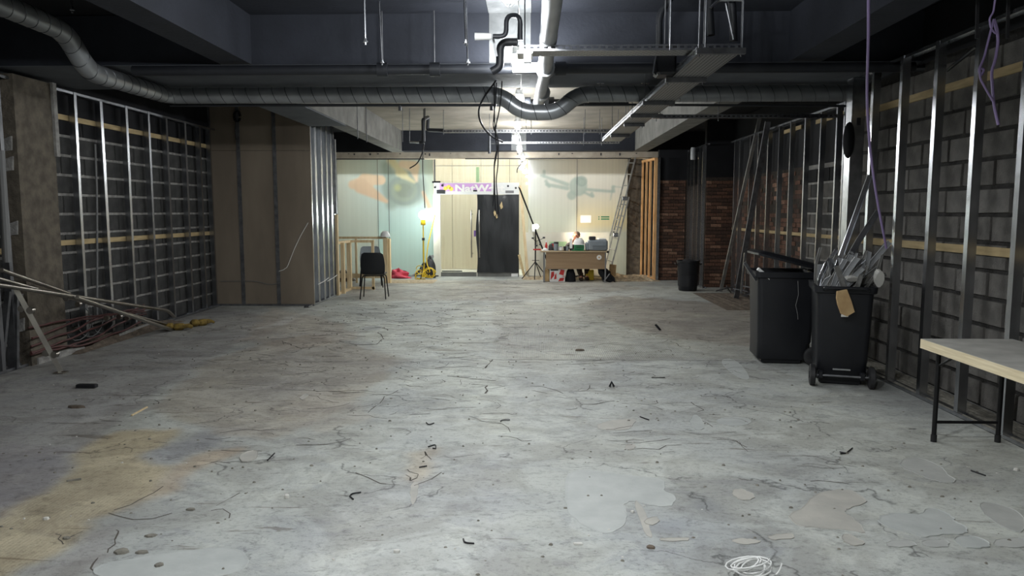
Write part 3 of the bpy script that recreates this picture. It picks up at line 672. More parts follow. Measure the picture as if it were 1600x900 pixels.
# white drain pipe running along the room
t = thing('white_drain_pipe', 'pale grey drain pipe running lengthways overhead, right of the lamps', 'pipe', (.14, 6.5, 2.95))
MB().tube([(.14, -3.5, 2.945), (.13, 7.1, 2.94), (.09, 9.25, 2.93)], .066, 18).build('pipe_run', M['greypipe'], t, True)
for y, rr in ((7.1, .088), (5.9, .07), (8.55, .082), (9.2, .08)): MB().tube([(.13, y - .07, 2.94), (.13, y + .07, 2.94)], rr, 18).build('coupling', M['greypipe'], t, True)
MB().tube([(-.18, 7.16, 2.96), (.1, 7.16, 2.96)], .05, 12).build('side_branch', M['greypipe'], t, True)
t = thing('black_soil_pipe', 'short black pipe crossing behind the dip in the long duct', 'pipe', (.1, 9.35, 2.95))
MB().tube([(-.5, 9.35, 2.95), (1.2, 9.35, 2.95)], .045, 12).build('pipe_run', M['blackpipe'], t, True)
for q in (-.05, .24): MB().tube([(q - .04, 9.35, 2.95), (q + .04, 9.35, 2.95)], .07, 12).build('coupling', M['blackpipe'], t, True)

# ---- bulkhead lamps of the lighting string
lamps = [(-.17, .4, 3.05), (-.16, 2.7, 3.03), (-.15, 4.95, 3.03), (-.13, 6.95, 3.0), (-.15, 9.23, 2.99), (-.22, 11.85, 2.98), (-.3, 14.05, 2.98), (-.26, 16.3, 2.98), (-.2, 17.75, 2.88)]
names_ = ['behind the viewer', 'just over the viewer', 'at the top edge of the view', 'in front of the dark cross beam', 'behind the cross beam, over the duct dip', 'just below the duct dip',
          'before the far dark beam, on a slotted channel', 'under the far dark beam', 'hanging at the door head']
for i, (x, y, z) in enumerate(lamps):
    lt = thing('bulkhead_lamp', 'lit work lamp of the overhead string, ' + names_[i], 'lamp', (x, y, z), 'lamps of the temporary lighting string')
    r = .055 if i < 6 else .045
    local(lt, 'lamp_bulb', MB().ball((0, 0, -.02), r, 14, (1, 1, 1.1)), M['bulb'], True)
    local(lt, 'lamp_base', MB().lathe([(.03, .02), (.05, .04), (.045, .10), (.02, .12)], n=14), M['white'], True)
    local(lt, 'cord', MB().tube([(0, 0, .11), (.01, 0, CEIL - z)], .004, 6), M['cableb'])
    cg = MB()
    for a in range(4): cg.tube([(math.cos(a*1.57+.4)*.07*s, math.sin(a*1.57+.4)*.07*s, zz) for s, zz in ((.7, .05), (1, 0), (.9, -.06), (.2, -.1))], .0025, 4)
    local(lt, 'cage_grille', cg, M['galvd'])
    ld = bpy.data.lights.new('lamp_light', 'POINT'); ld.energy = LAMP_W * (.035 if i == 8 else .65 if i == 6 else .8 if i == 7 else 1.45 if i < 2 else .64 if i < 6 else 1); ld.color = (.95, .985, 1.0); ld.shadow_soft_size = .085
    lo = bpy.data.objects.new('lamp_light', ld); C.objects.link(lo); lo.parent = lt; lo.location = (0, 0, -.03)
# festoon cable
mb = MB()
mb.tube([(-.14, .4, 3.35), (-.13, 2.7, 3.3), (-.12, 4.95, 3.3), (-.1, 6.8, 3.25), (-.1, 7.22, 3.02), (-.12, 8.76, 3.02), (-.13, 9.23, 3.12), (-.2, 11.85, 3.2), (-.28, 14.05, 3.2), (-.24, 16.3, 3.2), (-.22, 17.4, 3.01), (-.2, 17.8, 2.99)], .005, 5)
tag(mb.build('lighting_cable', M['whitecab'], None, True), 'white cable linking the overhead work lamps along the ceiling', 'cable')

# ---- perforated trays
def perf_tray(root, a, b, w, h, holes=True, up=1):
    # a -> b along the floor plan; bed with two slotted side flanges
    a, b = Vector(a), Vector(b); u = (b - a).normalized(); n = Vector((-u.y, u.x, 0)); Lg = (b - a).length
    Mx = Matrix(((u.x, n.x, 0, a.x), (u.y, n.y, 0, a.y), (0, 0, 1, a.z), (0, 0, 0, 1)))
    bed = MB().box(0, -w/2, 0, Lg, w/2, .003); o = bpy.data.objects.new('tray_bed', bed.mesh('tray_bed', M['perf'])); C.objects.link(o); o.parent = root; o.matrix_parent_inverse = pinv(root); o.matrix_basis = Mx
    for s in (-1, 1):
        mb = MB(); y0, y1 = s*w/2 - .0015, s*w/2 + .0015
        mb.box(0, y0, 0, Lg, y1, h*.38); mb.box(0, y0, h*.72, Lg, y1, h)
        x = 0.0
        while x < Lg: mb.box(x, y0, h*.36, min(x + .022, Lg), y1, h*.74); x += .055
        o = bpy.data.objects.new('side_grille', mb.mesh('side_grille', M['galv'])); C.objects.link(o); o.parent = root; o.matrix_parent_inverse = pinv(root); o.matrix_basis = Mx
TY = 5.85
tA = ony(812, 78.5, TY); tA.z -= .006; tB = ony(1160, 78, TY)
t = thing('cable_tray', 'perforated steel cable tray crossing from the lamps towards the right', 'cable tray', tA)
perf_tray(t, (tA.x, TY + .1, tA.z), (tB.x, TY + .1, tA.z), .2, .045)
for px in (820, 1047, 1092, 1102, 1160): q = ony(px, 60, TY).x; MB().tube([(q, TY, tA.z), (q, TY, CEIL)], .006, 6).build('hanger_rod', M['galv'], t)
MB().box(tA.x - .02, TY - .02, tA.z - .02, tA.x + .10, TY + .22, tA.z).build('bracket', M['galv'], t); MB().box(tA.x + .03, TY - .03, tA.z - .09, tA.x + .09, TY + .02, tA.z - .02).build('hanger_nut', M['greypipe'], t)
ZT = tA.z - .085
L0, L1 = onz(1118, 90, ZT), onz(955, 221, ZT); cx0 = (onz(1090, 88, ZT).x + onz(1146, 88, ZT).x) / 2; cx1 = (onz(945, 221, ZT).x + onz(966, 221, ZT).x) / 2
t2 = thing('cable_tray', 'long perforated cable tray running back on the right, seen from below', 'cable tray', (cx0, L0.y, ZT))
perf_tray(t2, (cx0, L0.y - .1, ZT), (cx1, L1.y, ZT), .30, .06)
for py, xa, xb in ((80, 1088, 1164), (125, 1040, 1103), (161, 1004, 1054), (181, 985, 1035), (195, 975, 1007), (212, 954, 984)):
    p, q = onz(xa, py, ZT - .02), onz(xb, py, ZT - .02); MB().box(p.x, p.y - .02, ZT - .042, q.x, p.y + .02, ZT - .001).build('cross_channel', M['galvd'], t2)
    for v in (p.x + .02, q.x - .03): MB().tube([(v, p.y, ZT - .06), (v, p.y, CEIL)], .005, 6).build('hanger_rod', M['galvd'], t2)
for px0, py0, px1, py1 in ((1058, 118, 1070, 112), (1146, 100, 1152, 94)): pass
cbm = MB()
for k in range(4): cbm.tube(wob([(cx0 - .08 + .05*k + (cx1-cx0)*s, L0.y + (L1.y-L0.y)*s, ZT + .02) for s in np.linspace(0, 1, 9)], .012), .008, 5)
cbm.build('tray_cable', M['cableb'], t2, True, kind='stuff')
# drops of black insulated pipe rising from the tray end
t = thing('insulated_pipe', 'black lagged pipes dropping to the right end of the crossing tray', 'pipe', (1.5, TY + .2, 3.0))
for px0, px1 in ((1112, 1107), (1140, 1146)):
    p, q = ony(px1, 60, TY + .1), ony(px0, -30, TY + .1); MB().tube(wob([p, p.lerp(q, .5), q], .02), .03, 10).build('pipe_run', M['blackpipe'], t, True)
MB().tube([ony(1134, 5, TY + .05), ony(1146, 62, TY + .05)], .008, 6).build('pipe_strap', M['galv'], t)
p = ony(1125, 2, TY); MB().tube(fillet([ony(1110, 12, TY), ony(1122, 0, TY), ony(1160, 0, TY)], .1), .012, 6).build('pipe_strap', M['galv'], t)
t = thing('insulated_pipe', 'dark lagged pipe with an elbow above the hanging black box', 'pipe', (1.0, 6.6, 3.2))
MB().tube(fillet([ony(1030, 70, 6.6), ony(1030, 22, 6.6), ony(1046, 0, 6.6), ony(1060, -20, 6.6)], .08), .03, 10).build('pipe_run', M['blackpipe'], t, True)
# hanging black box with bracket
t = thing('hanging_speaker', 'dark boxy unit with pale bracket hung below the crossing tray', 'speaker', ony(1040, 95, 6.4))
a, b = ony(1026, 116, 6.4), ony(1058, 82, 6.4); MB().bbox(a.x, 6.4, a.z, b.x, 6.62, b.z, .02).build('housing', M['plastic'], t)
MB().bar((a.x - .02, 6.4, a.z), (a.x + .02, 6.45, b.z + .04), .012, .05).build('bracket', M['galvd'], t); MB().box(a.x, 6.38, b.z, b.x, 6.5, b.z + .06).build('bracket', M['grubby'], t)
MB().tube([(a.x + .08, 6.5, b.z), (a.x + .08, 6.5, CEIL)], .006, 6).build('hanger_rod', M['galvd'], t)
# strut channels far back
def strut(px0, px1, py, Y, label, rods, w=.04, cyl=True):
    p, q = ony(px0, py, Y), ony(px1, py, Y); r = thing('strut_channel', label, 'strut', (p.x, Y, p.z))
    mb = MB().box(p.x, Y, p.z - w/2, q.x, Y + .04, p.z + w/2); mb.build('channel', M['galv'], r)
    s = MB(); x = p.x + .02
    while x < q.x - .04: s.box(x, Y - .003, p.z - .008, x + .03, Y, p.z + .008); x += .06
    s.build('slot_grille', M['dark'], r, kind='stuff')
    for px in rods:
        v = ony(px, py, Y).x; MB().tube([(v, Y + .02, p.z - .06), (v, Y + .02, CEIL)], .006, 6).build('hanger_rod', M['galvd'], r)
    return r
strut(692, 966, 205, 14.0, 'slotted steel channel across the far bay, upper of two', (693, 830, 914, 937, 966), .06)
strut(768, 968, 223, 15.2, 'slotted steel channel across the far bay, lower one near the shopfront', (776, 822, 912, 940))
strut(1020, 1326, 182, 9.9, 'slotted steel channel crossing to the right stud wall under the duct', (1026, 1123), .05)
# black lagged pipe loops in the far bay
t = thing('insulated_pipe', 'black lagged pipe loop hanging left of the far slotted channel', 'pipe', ony(664, 205, 14.0))
MB().tube(fillet([ony(655, 222, 13.8), ony(662, 222, 13.8), ony(661, 187, 13.8), ony(669, 183, 14.2), ony(668, 203, 14.2), ony(693, 204, 14.2)], .04), .035, 8).build('pipe_run', M['blackpipe'], t, True)
MB().tube([ony(640, 222, 13.8), ony(663, 223, 13.8)], .02, 6).build('pipe_strap', M['galv'], t)
for px in (629, 640): MB().tube([ony(px, 165, 13.8), ony(px, 222, 13.8)], .007, 6).build('hanger_rod', M['galvd'], t)
t = thing('insulated_pipe', 'short black lagged pipe hanging by the cables in the far bay', 'pipe', ony(765, 220, 14.6)); v_ = ony(765, 208, 14.6); MB().tube([v_, (v_.x, v_.y, CEIL)], .006, 6).build('hanger_rod', M['galvd'], t)
MB().tube([ony(765, 208, 14.6), ony(765, 240, 14.6)], .03, 8).build('pipe_run', M['blackpipe'], t, True); MB().tube(fillet([ony(765, 222, 14.6), ony(772, 223, 14.6), ony(778, 223, 14.6)], .02), .02, 8).build('pipe_run', M['blackpipe'], t, True)
# central bent pipes near the lamp
PY = 6.2; t = thing('insulated_pipe', 'black lagged pipe loop in front of the lamp at the cross beam', 'pipe', ony(800, 40, PY))
MB().tube(fillet([ony(770, 57, PY), ony(791, 57, PY), ony(791, 24, PY), ony(813, 24, PY + .1), ony(813, 63, PY + .1)], .07), .02, 10).build('pipe_run', M['blackpipe'], t, True)
MB().tube([ony(742, 57, PY), ony(768, 57, PY)], [.03, .026], 10).build('pipe_sleeve', M['white'], t, True)
PY2 = 6.5; t = thing('bent_vent_pipe', 'dark bent pipe dropping from the crossing tray to the black pipe', 'pipe', ony(780, 80, PY2))
MB().tube(fillet([ony(808, 66, PY2), ony(782, 66, PY2), ony(781, 105, PY2), ony(768, 112, PY2)], .1, 7), .035, 12).build('pipe_run', M['blackpipe'], t, True)
t = tag(MB().bar(ony(770, 58, PY + .15), ony(776, 88, PY + .15), .004, .02).build('loose_flap', M['greypipe']), 'thin pale strip hanging off the white pipe sleeve', 'strip')
# threaded rods
rods = [(571, 70, 6.0, 'rod hanging before the cross beam, leftmost of the central rods'), (597, 102, 6.9, 'rod ending at the black pipe coupling'), (756, 72, 6.0, None), (728, 72, 6.0, 'rod hanging short beside the bare ceiling strip'), (731, 102, 6.9, 'rod reaching the black pipe left of the bare strip'),
        (113, 20, 6.0, 'rod hanging at the upper left near the duct')]
for px, py, Y, lab in rods:
    if not lab: continue
    p = ony(px, py, Y); r = thing('threaded_rod', 'bare threaded ' + lab, 'rod', (p.x, p.y, p.z))
    MB().tube([p, (p.x + random.uniform(-.02, 0), p.y, CEIL)], .008, 6).build('rod_shaft', M['galv'], r, True)
    MB().lathe([(.02, 0), (.02, .012), (.012, .013), (.012, .03)], (p.x, p.y, p.z + .02), 6).build('nut', M['galv'], r)
for px, py, Y, lab in ((559, 217, 11.5, 'left'), (573, 222, 11.9, 'right')):
    p = ony(px, py, Y); tag(MB().tube([p, (p.x, p.y, CEIL)], .007, 6).build('threaded_rod', M['galvd']), f'thin rod hanging against the far left concrete beam, {lab} of two', 'rod')

# ---- hanging cables
def cable(px_list, Y, r, mat, label, name='hanging_cable', dy=0):
    pts = [ony(px, py, Y + dy * i) for i, (px, py) in enumerate(px_list)]
    return tag(MB().tube(fillet(pts, .3, 5), r, 6).build(name, M[mat], None, True), label, 'cable')
cable([(781, 108), (776, 125), (757, 150), (748, 168), (748, 185), (757, 203), (772, 216), (786, 222)], 8.2, .011, 'cableb', 'thick black cable bowing out in a loop below the black pipe', dy=.02)
cable([(773, 112), (772, 150), (773, 200), (777, 240), (772, 258), (774, 330)], 8.3, .007, 'cableb', 'black cable hanging plumb down to the black sheeted door, left strand')
cable([(776, 112), (775, 150), (770, 200), (779, 215), (778, 262), (775, 280), (779, 335)], 8.35, .007, 'cableb', 'black cable hanging to the black sheeted door, right strand')
cable([(785, 112), (783, 160), (773, 205), (780, 222), (772, 250), (772, 300), (770, 322)], 8.25, .007, 'cableb', 'black cable hanging to the black sheeted door, middle strand')
cable([(664, 168), (663, 222), (660, 240), (652, 256), (640, 263)], 13.8, .012, 'cableb', 'curved black cable tail hanging in front of the hand picture')
cable([(662, 168), (662, 222), (660, 258), (662, 290), (664, 325)], 13.9, .009, 'cableb', 'thin black cable hanging above the globe work light')
cable([(817, 245), (815, 255), (808, 264), (808, 270)], 17.86, .012, 'cableb', 'short black cable tail below the lamp at the door head')
cable([(1357, -10), (1357, 60), (1354, 150), (1358, 220), (1368, 300), (1385, 388)], 4.95, .010, 'lilac', 'lilac cable hanging from the ceiling down to the debris in the front bin', dy=.37)
q = 4.9
cable([(1556, -8), (1552, 20), (1546, 28), (1548, 45), (1558, 55), (1552, 32)], q, .006, 'lilac', 'knotted top of the lilac cable tied near the right wall')
pts = [(1553, 30), (1545, 60), (1538, 90), (1529, 110), (1533, 120), (1538, 108), (1531, 106), (1531, 122), (1542, 142), (1553, 160)]
cable(pts, q, .007, 'lilac', 'lilac cable loop hanging on the right, thinner looped strand')
cable([(1553, 30), (1558, 45), (1560, 65), (1555, 95), (1549, 112), (1551, 140), (1553, 165), (1560, 195)], q + .02, .009, 'lilac', 'lilac cable hanging on the right, straight tail strand')
# right upper void: rusty post and straps
p, q = ony(1423, 100, 7.6), ony(1434, 22, 7.6); tag(MB().bar(p, q, .07, .05).build('rusty_hanger', M['rust']), 'rusty brown steel hanger above the right block wall', 'hanger')
p, q = ony(1413, 98, 7.6), ony(1414, 30, 7.6); tag(MB().tube([p, q], .006, 6).build('threaded_rod', M['galvd']), 'thin rod hanging left of the rusty hanger', 'rod')
for px, lab in ((1526, 'left'), (1574, 'right')):
    p, q = ony(px, 60, 5.4), ony(px + 2, -20, 5.4); tag(MB().bar(p, q, .02, .012).build('ceiling_hanger', M['dark']), f'dark metal hanger over the near right wall, {lab} of two', 'hanger')
p, q = ony(1480, 110, 6.4), ony(1526, 73, 5.9); tag(MB().tube([p, q], .014, 6).build('black_conduit', M['blackpipe']), 'slanting black conduit at the top of the right block wall', 'conduit')
p, q = ony(1380, 107, 7.5), ony(1462, 107, 7.2); tag(MB().tube([p, q], .03, 8).build('black_conduit', M['blackpipe']), 'stub of black pipe end near the rusty hanger', 'conduit')

# ================================================================== SHOPFRONT
YG = 18.25
zof = lambda py, Y=YG: ony(700, py, Y).z
xof = lambda px, Y=YG: ony(px, 340, Y).x
def pxgrid(x0, x1, z0, z1, Y, step, colour):
    # flat print on glass: colour per grid point, in the print's own pixel-like units
    nx, nz = int((x1-x0)/step), int((z1-z0)/step)
    X, Z = np.meshgrid(np.linspace(x0, x1, nx+1), np.linspace(z0, z1, nz+1), indexing='ij')
    ax, bx_ = xof(600), xof(900); U = 600 + (X - ax) / (bx_ - ax) * 300; az, bz = zof(260), zof(420); V_ = 260 + (Z - az) / (bz - az) * 160
    col = np.clip(colour(U, V_), 0, 1) ** .9; vs = np.stack([X.ravel(), np.full(X.size, Y), Z.ravel()], 1)
    i, j = np.meshgrid(np.arange(nx), np.arange(nz), indexing='ij'); q = (i*(nz+1)+j).ravel(); f = np.stack([q, q+nz+1, q+nz+2, q+1], 1)
    me = bpy.data.meshes.new('printed_film'); me.from_pydata(vs.tolist(), [], f.tolist()); me.update()
    a = me.color_attributes.new('print', 'FLOAT_COLOR', 'POINT'); a.data.foreach_set('color', np.concatenate([col.reshape(-1, 3), np.ones((X.size, 1))], 1).astype(np.float32).ravel())
    me.materials.append(M['vinyl']); return me
def sm(d, w): return np.clip(.5 - d / w, 0, 1)
def ell(U, V, cx, cy, rx, ry, ang=0, w=3):
    c, s = math.cos(ang), math.sin(ang); x, y = (U-cx)*c + (V-cy)*s, -(U-cx)*s + (V-cy)*c
    return sm((np.sqrt((x/rx)**2 + (y/ry)**2) - 1) * min(rx, ry), w)
def cap(U, V, x0, y0, x1, y1, r0, r1, w=3):
    dx, dy = x1-x0, y1-y0; t = np.clip(((U-x0)*dx + (V-y0)*dy) / (dx*dx+dy*dy), 0, 1)
    return sm(np.hypot(U-x0-t*dx, V-y0-t*dy) - (r0 + (r1-r0)*t), w)
def over(col, m, c, a=1.0): m = (m * a)[..., None]; return col * (1-m) + np.array(lin(c)) * m
def left_print(U, V):
    t = np.clip((U - 530) / 70, 0, 1)[..., None]; col = np.array(lin((208, 212, 204))) * (1-t) + np.array(lin((194, 212, 212))) * t
    t = np.clip((U - 655) / 25, 0, 1)[..., None]; col = col * (1-t) + np.array(lin((200, 212, 196))) * t
    t = np.clip((V - 300) / 60, 0, 1)[..., None]; lo = np.where((U > 590)[..., None], np.array(lin((188, 218, 218))), np.array(lin((192, 202, 198)))); col = col * (1-t) + lo * t  # lower part turns teal: the globe lamp's light painted into the print
    hand = (226, 198, 172)
    body = ell(U, V, 632, 294, 36, 29, .1, 8); col = over(col, body, (152, 164, 160), .8)
    col = over(col, cap(U, V, 606, 260, 612, 318, 9, 9, 8), (150, 166, 160), .7)
    for r, c_ in ((27, (142, 154, 150)), (20, (154, 164, 152)), (13, (138, 148, 138))): col = over(col, ell(U, V, 632, 297, r, r*.86, 0, 4), c_, .8)
    col = over(col, ell(U, V, 622, 293, 5, 5, 0, 5), (186, 190, 140), .7); col = over(col, ell(U, V, 642, 300, 4, 8, .6, 4), (146, 156, 150), .7)
    col = over(col, cap(U, V, 552, 288, 575, 284, 7, 11, 4), hand); col = over(col, cap(U, V, 570, 280, 596, 281, 9, 7.5, 3), hand); col = over(col, cap(U, V, 565, 290, 604, 314, 12, 3, 4), (220, 190, 164))
    col = over(col, cap(U, V, 612, 250, 632, 272, 6, 6, 6), (216, 208, 172)); col = over(col, cap(U, V, 625, 270, 648, 284, 6, 2, 4), (216, 208, 172))
    col = over(col, cap(U, V, 630, 256, 648, 260, 6, 9, 5), (226, 204, 180)); col = over(col, cap(U, V, 648, 262, 652, 282, 8, 2, 4), (226, 204, 180))
    col = over(col, cap(U, V, 662, 300, 672, 326, 2, 3.5, 4), (220, 186, 156))
    st = (np.sin(U*1.9) + np.sin(U*.83+1) + np.sin(U*4.1)) * .012; return col * (1 + st[..., None])
def right_print(U, V):
    t = np.clip((U - 826) / 70, 0, 1)[..., None]; col = np.array(lin((214, 216, 212))) * (1-t) + np.array(lin((220, 212, 202))) * t
    t = np.clip((V - 300) / 45, 0, 1)[..., None]; warm = np.where((U > 900)[..., None], np.array(lin((234, 218, 180))), np.array(lin((228, 230, 218)))); col = col * (1-t) + warm * t
    t = np.clip((V - 350) / 14, 0, 1)[..., None]; col = col * (1-t) + np.array(lin((222, 222, 210))) * t
    d_ = (166, 178, 172); k = .85
    for a in ((846, 274, 886, 288, 2, 3), (854, 288, 886, 294, 2.4, 3), (858, 291, 853, 283, 2.4, 2.4), (916, 296, 958, 299, 2.4, 2.2), (912, 300, 924, 306, 2, 2), (957, 292, 957, 297, 2.6, 2.6), (955, 300, 953, 312, 1, .4), (924, 302, 926, 306, 2.4, 2.4), (850, 268, 850, 275, 2.4, 2.4), (958, 291, 972, 293, .8, .3)):
        col = over(col, cap(U, V, *a, 2.5), d_, k)
    col = over(col, ell(U, V, 903, 291, 14, 15, 0, 3), d_, k); col = over(col, ell(U, V, 893, 305, 7, 7, 0, 3), d_, k); col = over(col, ell(U, V, 908, 283, 9, 8, 0, 2), (150, 162, 156), .8); col = over(col, ell(U, V, 909, 285, 5, 4, 0, 2), (166, 176, 168), .7)
    m = (sm(V * -1 + 364, 3) * sm(V - 470, 3) * sm(U - 950, 4)); col = over(col, m, (238, 226, 210), .8)
    st = (np.sin(U*1.3) + np.sin(U*.57+1) + np.sin(U*3.3)) * .014; return col * (1 + st[..., None])
zt, zb_ = 2.88, .02
def glazing(name, label, x0, x1, seams, fn, step=.022):
    w = thing(name, label, 'window', ((x0+x1)/2, YG, 0), kind='structure')
    e = [x0] + seams + [x1]
    for a, b in zip(e, e[1:]):
        MB().box(a + .004, YG + .01, zb_, b - .004, YG + .02, zt).build('pane', M['glass'], w)
        if fn: link('printed_film', pxgrid(a + .004, b - .004, zb_, zt, YG + .006, step, fn), w)
    for a in seams: MB().box(a - .006, YG + .002, zb_, a + .006, YG + .022, zt).build('seam_joint', M['greycab'], w)
    MB().box(x0, YG - .01, 0, x1, YG + .03, .03).build('floor_channel', M['kick'], w); return w
glazing('window_1', 'shopfront glass left of the door with faded picture of hands holding a camera', -4.8, xof(678), [xof(591), xof(608)], left_print)
w2_ = glazing('window_2', 'shopfront glass right of the door with faded picture of a flying drone', xof(825), 2.36, [xof(901)], right_print)
# slim glass strip and clear transom round the doors
w3 = thing('window_3', 'clear glass transom above the double door, cream boards behind', 'window', (-1.3, YG, 2.3), kind='structure')
zh1, zh0 = zof(287), zof(304)
for a, b in ((679, 747), (748, 811)): MB().box(xof(a), YG + .01, zh1 + .01, xof(b), YG + .02, zt).build('pane', M['glass'], w3)
for py in (259,): MB().box(xof(679), YG, zof(py) - .006, xof(811), YG + .01, zof(py) + .006).build('seam_joint', M['greycab'], w3)
MB().box(xof(679), YG - .01, zh1, xof(811), YG + .03, zh1 + .012).build('transom_rail', M['galv'], w3)
MB().box(xof(676), YG - .02, zof(286) , xof(689), YG, zof(283)).build('clamp', M['dark'], w3); MB().box(xof(744), YG, zof(285), xof(749), YG + .02, zof(261)).build('glass_fin', M['green2'], w3)
MB().box(xof(811), YG + .01, .02, xof(825), YG + .02, zt).build('pane', M['glass'], w3)
MB().box(xof(678.5), YG - .01, zof(288), xof(681), YG + .03, zt).build('edge_trim', M['kick'], w3)
# header sign
hs = thing('header_sign', 'white and lilac header sign with bold white bank lettering over the doors', 'sign', (xof(745), YG - .06, zh0))
MB().box(xof(679), YG - .08, zh0, xof(811), YG - .03, zh1 + .02).build('sign_board', M['white'], hs)
MB().box(xof(688), YG - .083, zof(299), xof(768), YG - .08, zof(286.8)).build('lilac_band', mk('lilac_print', (196, 150, 204), (206, 164, 212), 2, .5), hs)
fc = bpy.data.curves.new('lettering', 'FONT'); fc.body = 'NatWest'; fc.size = .36; fc.extrude = .004; fc.offset = .014; fc.space_character = 1.02
fo = bpy.data.objects.new('lettering', fc); C.objects.link(fo); fc.materials.append(M['paper']); fo.parent = hs; fo.matrix_parent_inverse = pinv(hs)
fo.location = (xof(711.5), YG - .088, zof(299.5)); fo.rotation_euler = (math.pi/2, 0, 0); fo.scale = (.88, .66, 1)
bpy.context.view_layer.update(); lm_ = bpy.data.meshes.new_from_object(fo.evaluated_get(bpy.context.evaluated_depsgraph_get())); lmat = fo.matrix_world.copy(); bpy.data.objects.remove(fo)
lm_.transform(lmat); link('lettering', lm_, hs, 'bold white lettering')
for dx, dy in ((-5, 1), (0, -1), (4, 2)):
    MB().prism([(xof(702+dx) + .055*math.cos(a), zof(293.5+dy) + .055*math.sin(a)) for a in np.arange(6)*1.0472 + .5], .006, Matrix(((1,0,0,0),(0,0,-1,YG-.08),(0,1,0,0),(0,0,0,1)))).build('emblem', M['gold'], hs)
for px, py, r in ((692.5, 290, .03), (681, 293, .026), (794, 291, .026), (806, 294, .026)): MB().lathe([(r, -.02), (r, .0)], (xof(px), YG - .08, zof(py)), 12, 'y').build('fixing_cap', M['dark'], hs)
MB().box(xof(683.5), YG - .095, zof(302.8), xof(696.5), YG - .08, zof(297)).build('sensor_box', M['dark'], hs); MB().box(xof(790), YG - .085, zof(302), xof(803), YG - .08, zof(298)).build('sensor_box', M['greycab'], hs)
MB().box(xof(740), YG - .095, zof(299.5), xof(746), YG - .08, zof(297)).build('sensor_box', M['dark'], hs)
# doors
d1 = thing('door_1', 'left glass leaf of the shopfront door, cream boards behind', 'door', (xof(716), YG, 0), kind='structure')
MB().box(xof(689), YG - .03, zof(425), xof(745), YG - .02, zh0).build('pane', M['glass'], d1); MB().box(xof(688), YG - .045, .0, xof(744.6), YG - .005, zof(425)).build('kick_rail', M['kick'], d1)
MB().box(xof(690), YG - .05, zof(424.3), xof(722), YG - .044, zof(422.6)).build('threshold_strip', M['dark'], d1)
def pull(d, px, z0, z1):
    x = xof(px); MB().tube([(x, YG - .1, z0), (x, YG - .1, z1)], .016, 10).build('pull_handle', M['stain'], d, True)
    for z in (z0 + .1, z1 - .1): MB().tube([(x, YG - .1, z), (x + .03, YG - .02, z)], .01, 8).build('handle_stay', M['stain'], d, True)
pull(d1, 737, zof(402), zof(328)); MB().box(xof(740.5), YG - .036, zof(369.5), xof(743.5), YG - .03, zof(360)).build('door_sticker', M['purple'], d1)
d2 = thing('door_2', 'right leaf of the shopfront door behind the black sheet', 'door', (xof(778), YG, 0), kind='structure')
MB().box(xof(746), YG - .03, zof(425), xof(811), YG - .02, zh0).build('pane', M['glass'], d2); MB().box(xof(745.4), YG - .045, 0, xof(811), YG - .005, zof(425)).build('kick_rail', M['kick'], d2)
MB().box(xof(746), YG - .046, zof(425.5), xof(800), YG - .03, zof(424)).build('rail_edge', M['framew'], d2); pull(d2, 749.5, zof(402), zof(328))
MB().box(xof(799), YG - .06, zof(431.5), xof(809.5), YG - .04, zof(427)).build('white_box', M['white'], d2)
# left door post
dp_ = struct('door_post', MB().box(xof(677.5), YG - .07, 0, xof(688.5), YG + .05, zh0).box(xof(685), YG - .08, 0, xof(688.5), YG - .07, zh0), M['framew'], 'white door post left of the shopfront doors', 'door post')
MB().box(xof(676), YG - .075, 0, xof(688.5), YG + .05, .03).build('post_base', M['dark'], dp_)
# black polythene on the right leaf
x0, x1, z0, z1 = xof(745), xof(811), zof(425.3), zof(301.5)
def shf(u, v):
    x = x0 + (x1-x0)*u; z = z0 + (z1-z0)*v
    if v > .97: z -= .05*math.sin(u*3.1)
    if u < .03: x += .02*math.sin(v*9)
    return (x, YG - .066 - .006*math.sin(u*17 + math.sin(v*6)*1.5) - .005*math.sin(v*13 + u*5), z)
bs = thing('black_sheet', 'black polythene sheet covering the right door leaf', 'sheet', ((x0+x1)/2, YG - .12, z0))
MB().grid(shf, 36, 40).build('sheet_film', M['sheet'], bs, True)
for px, py, w, h in ((783, 321, 2, 10), (773, 332, 1.6, 10), (776, 338, 1.3, 6)):
    a = xof(px); MB().loft([[(a, YG - .1, zof(py + h*.6)), (a + .025*w, YG - .1, zof(py+h*.3)), (a + .01*w, YG - .095, zof(py - h*.6)), (a - .015*w, YG - .1, zof(py))], [(a, YG - .072, zof(py + h*.6)), (a + .025*w, YG - .072, zof(py+h*.3)), (a + .01*w, YG - .072, zof(py - h*.6)), (a - .015*w, YG - .072, zof(py))]]).build('torn_flap', M['timberh'], bs, label='pale torn flap')
# notices on the glass right
def flat(name, px0, py0, px1, py1, Y, mat, lab=None, cat=None, parent=None):
    o = MB().box(ony(px0, py1, Y).x, Y - .004, ony(px0, py1, Y).z, ony(px1, py1, Y).x, Y, ony(px0, py0, Y).z).build(name, M[mat], parent)
    return tag(o, lab, cat) if lab else o
flat('paper_notice', 907, 336.5, 923.5, 348, YG, 'paper', 'white paper notice stuck on the shopfront glass under the drone', 'notice')
gs = thing('green_glass_sign', 'small green printed sign on the glass right of the white paper', 'sign', (xof(944), YG, zof(340)))
for py in (338, 341.4):
    flat('print_line', 939, py, 952, py + 1.9, YG, 'gprint', parent=gs); flat('print_mark', 935, py, 936.6, py + 1.9, YG, 'gprint', parent=gs)
flat('backing_board', 820, 363, 951, 431, YG - .02, 'framew', 'low white panel along the foot of the glass behind the desk', 'panel')
flat('green_notice', 858, 377.5, 885, 385, YG - .03, 'green2', 'pale green notice on the white panel behind the desk items', 'notice')

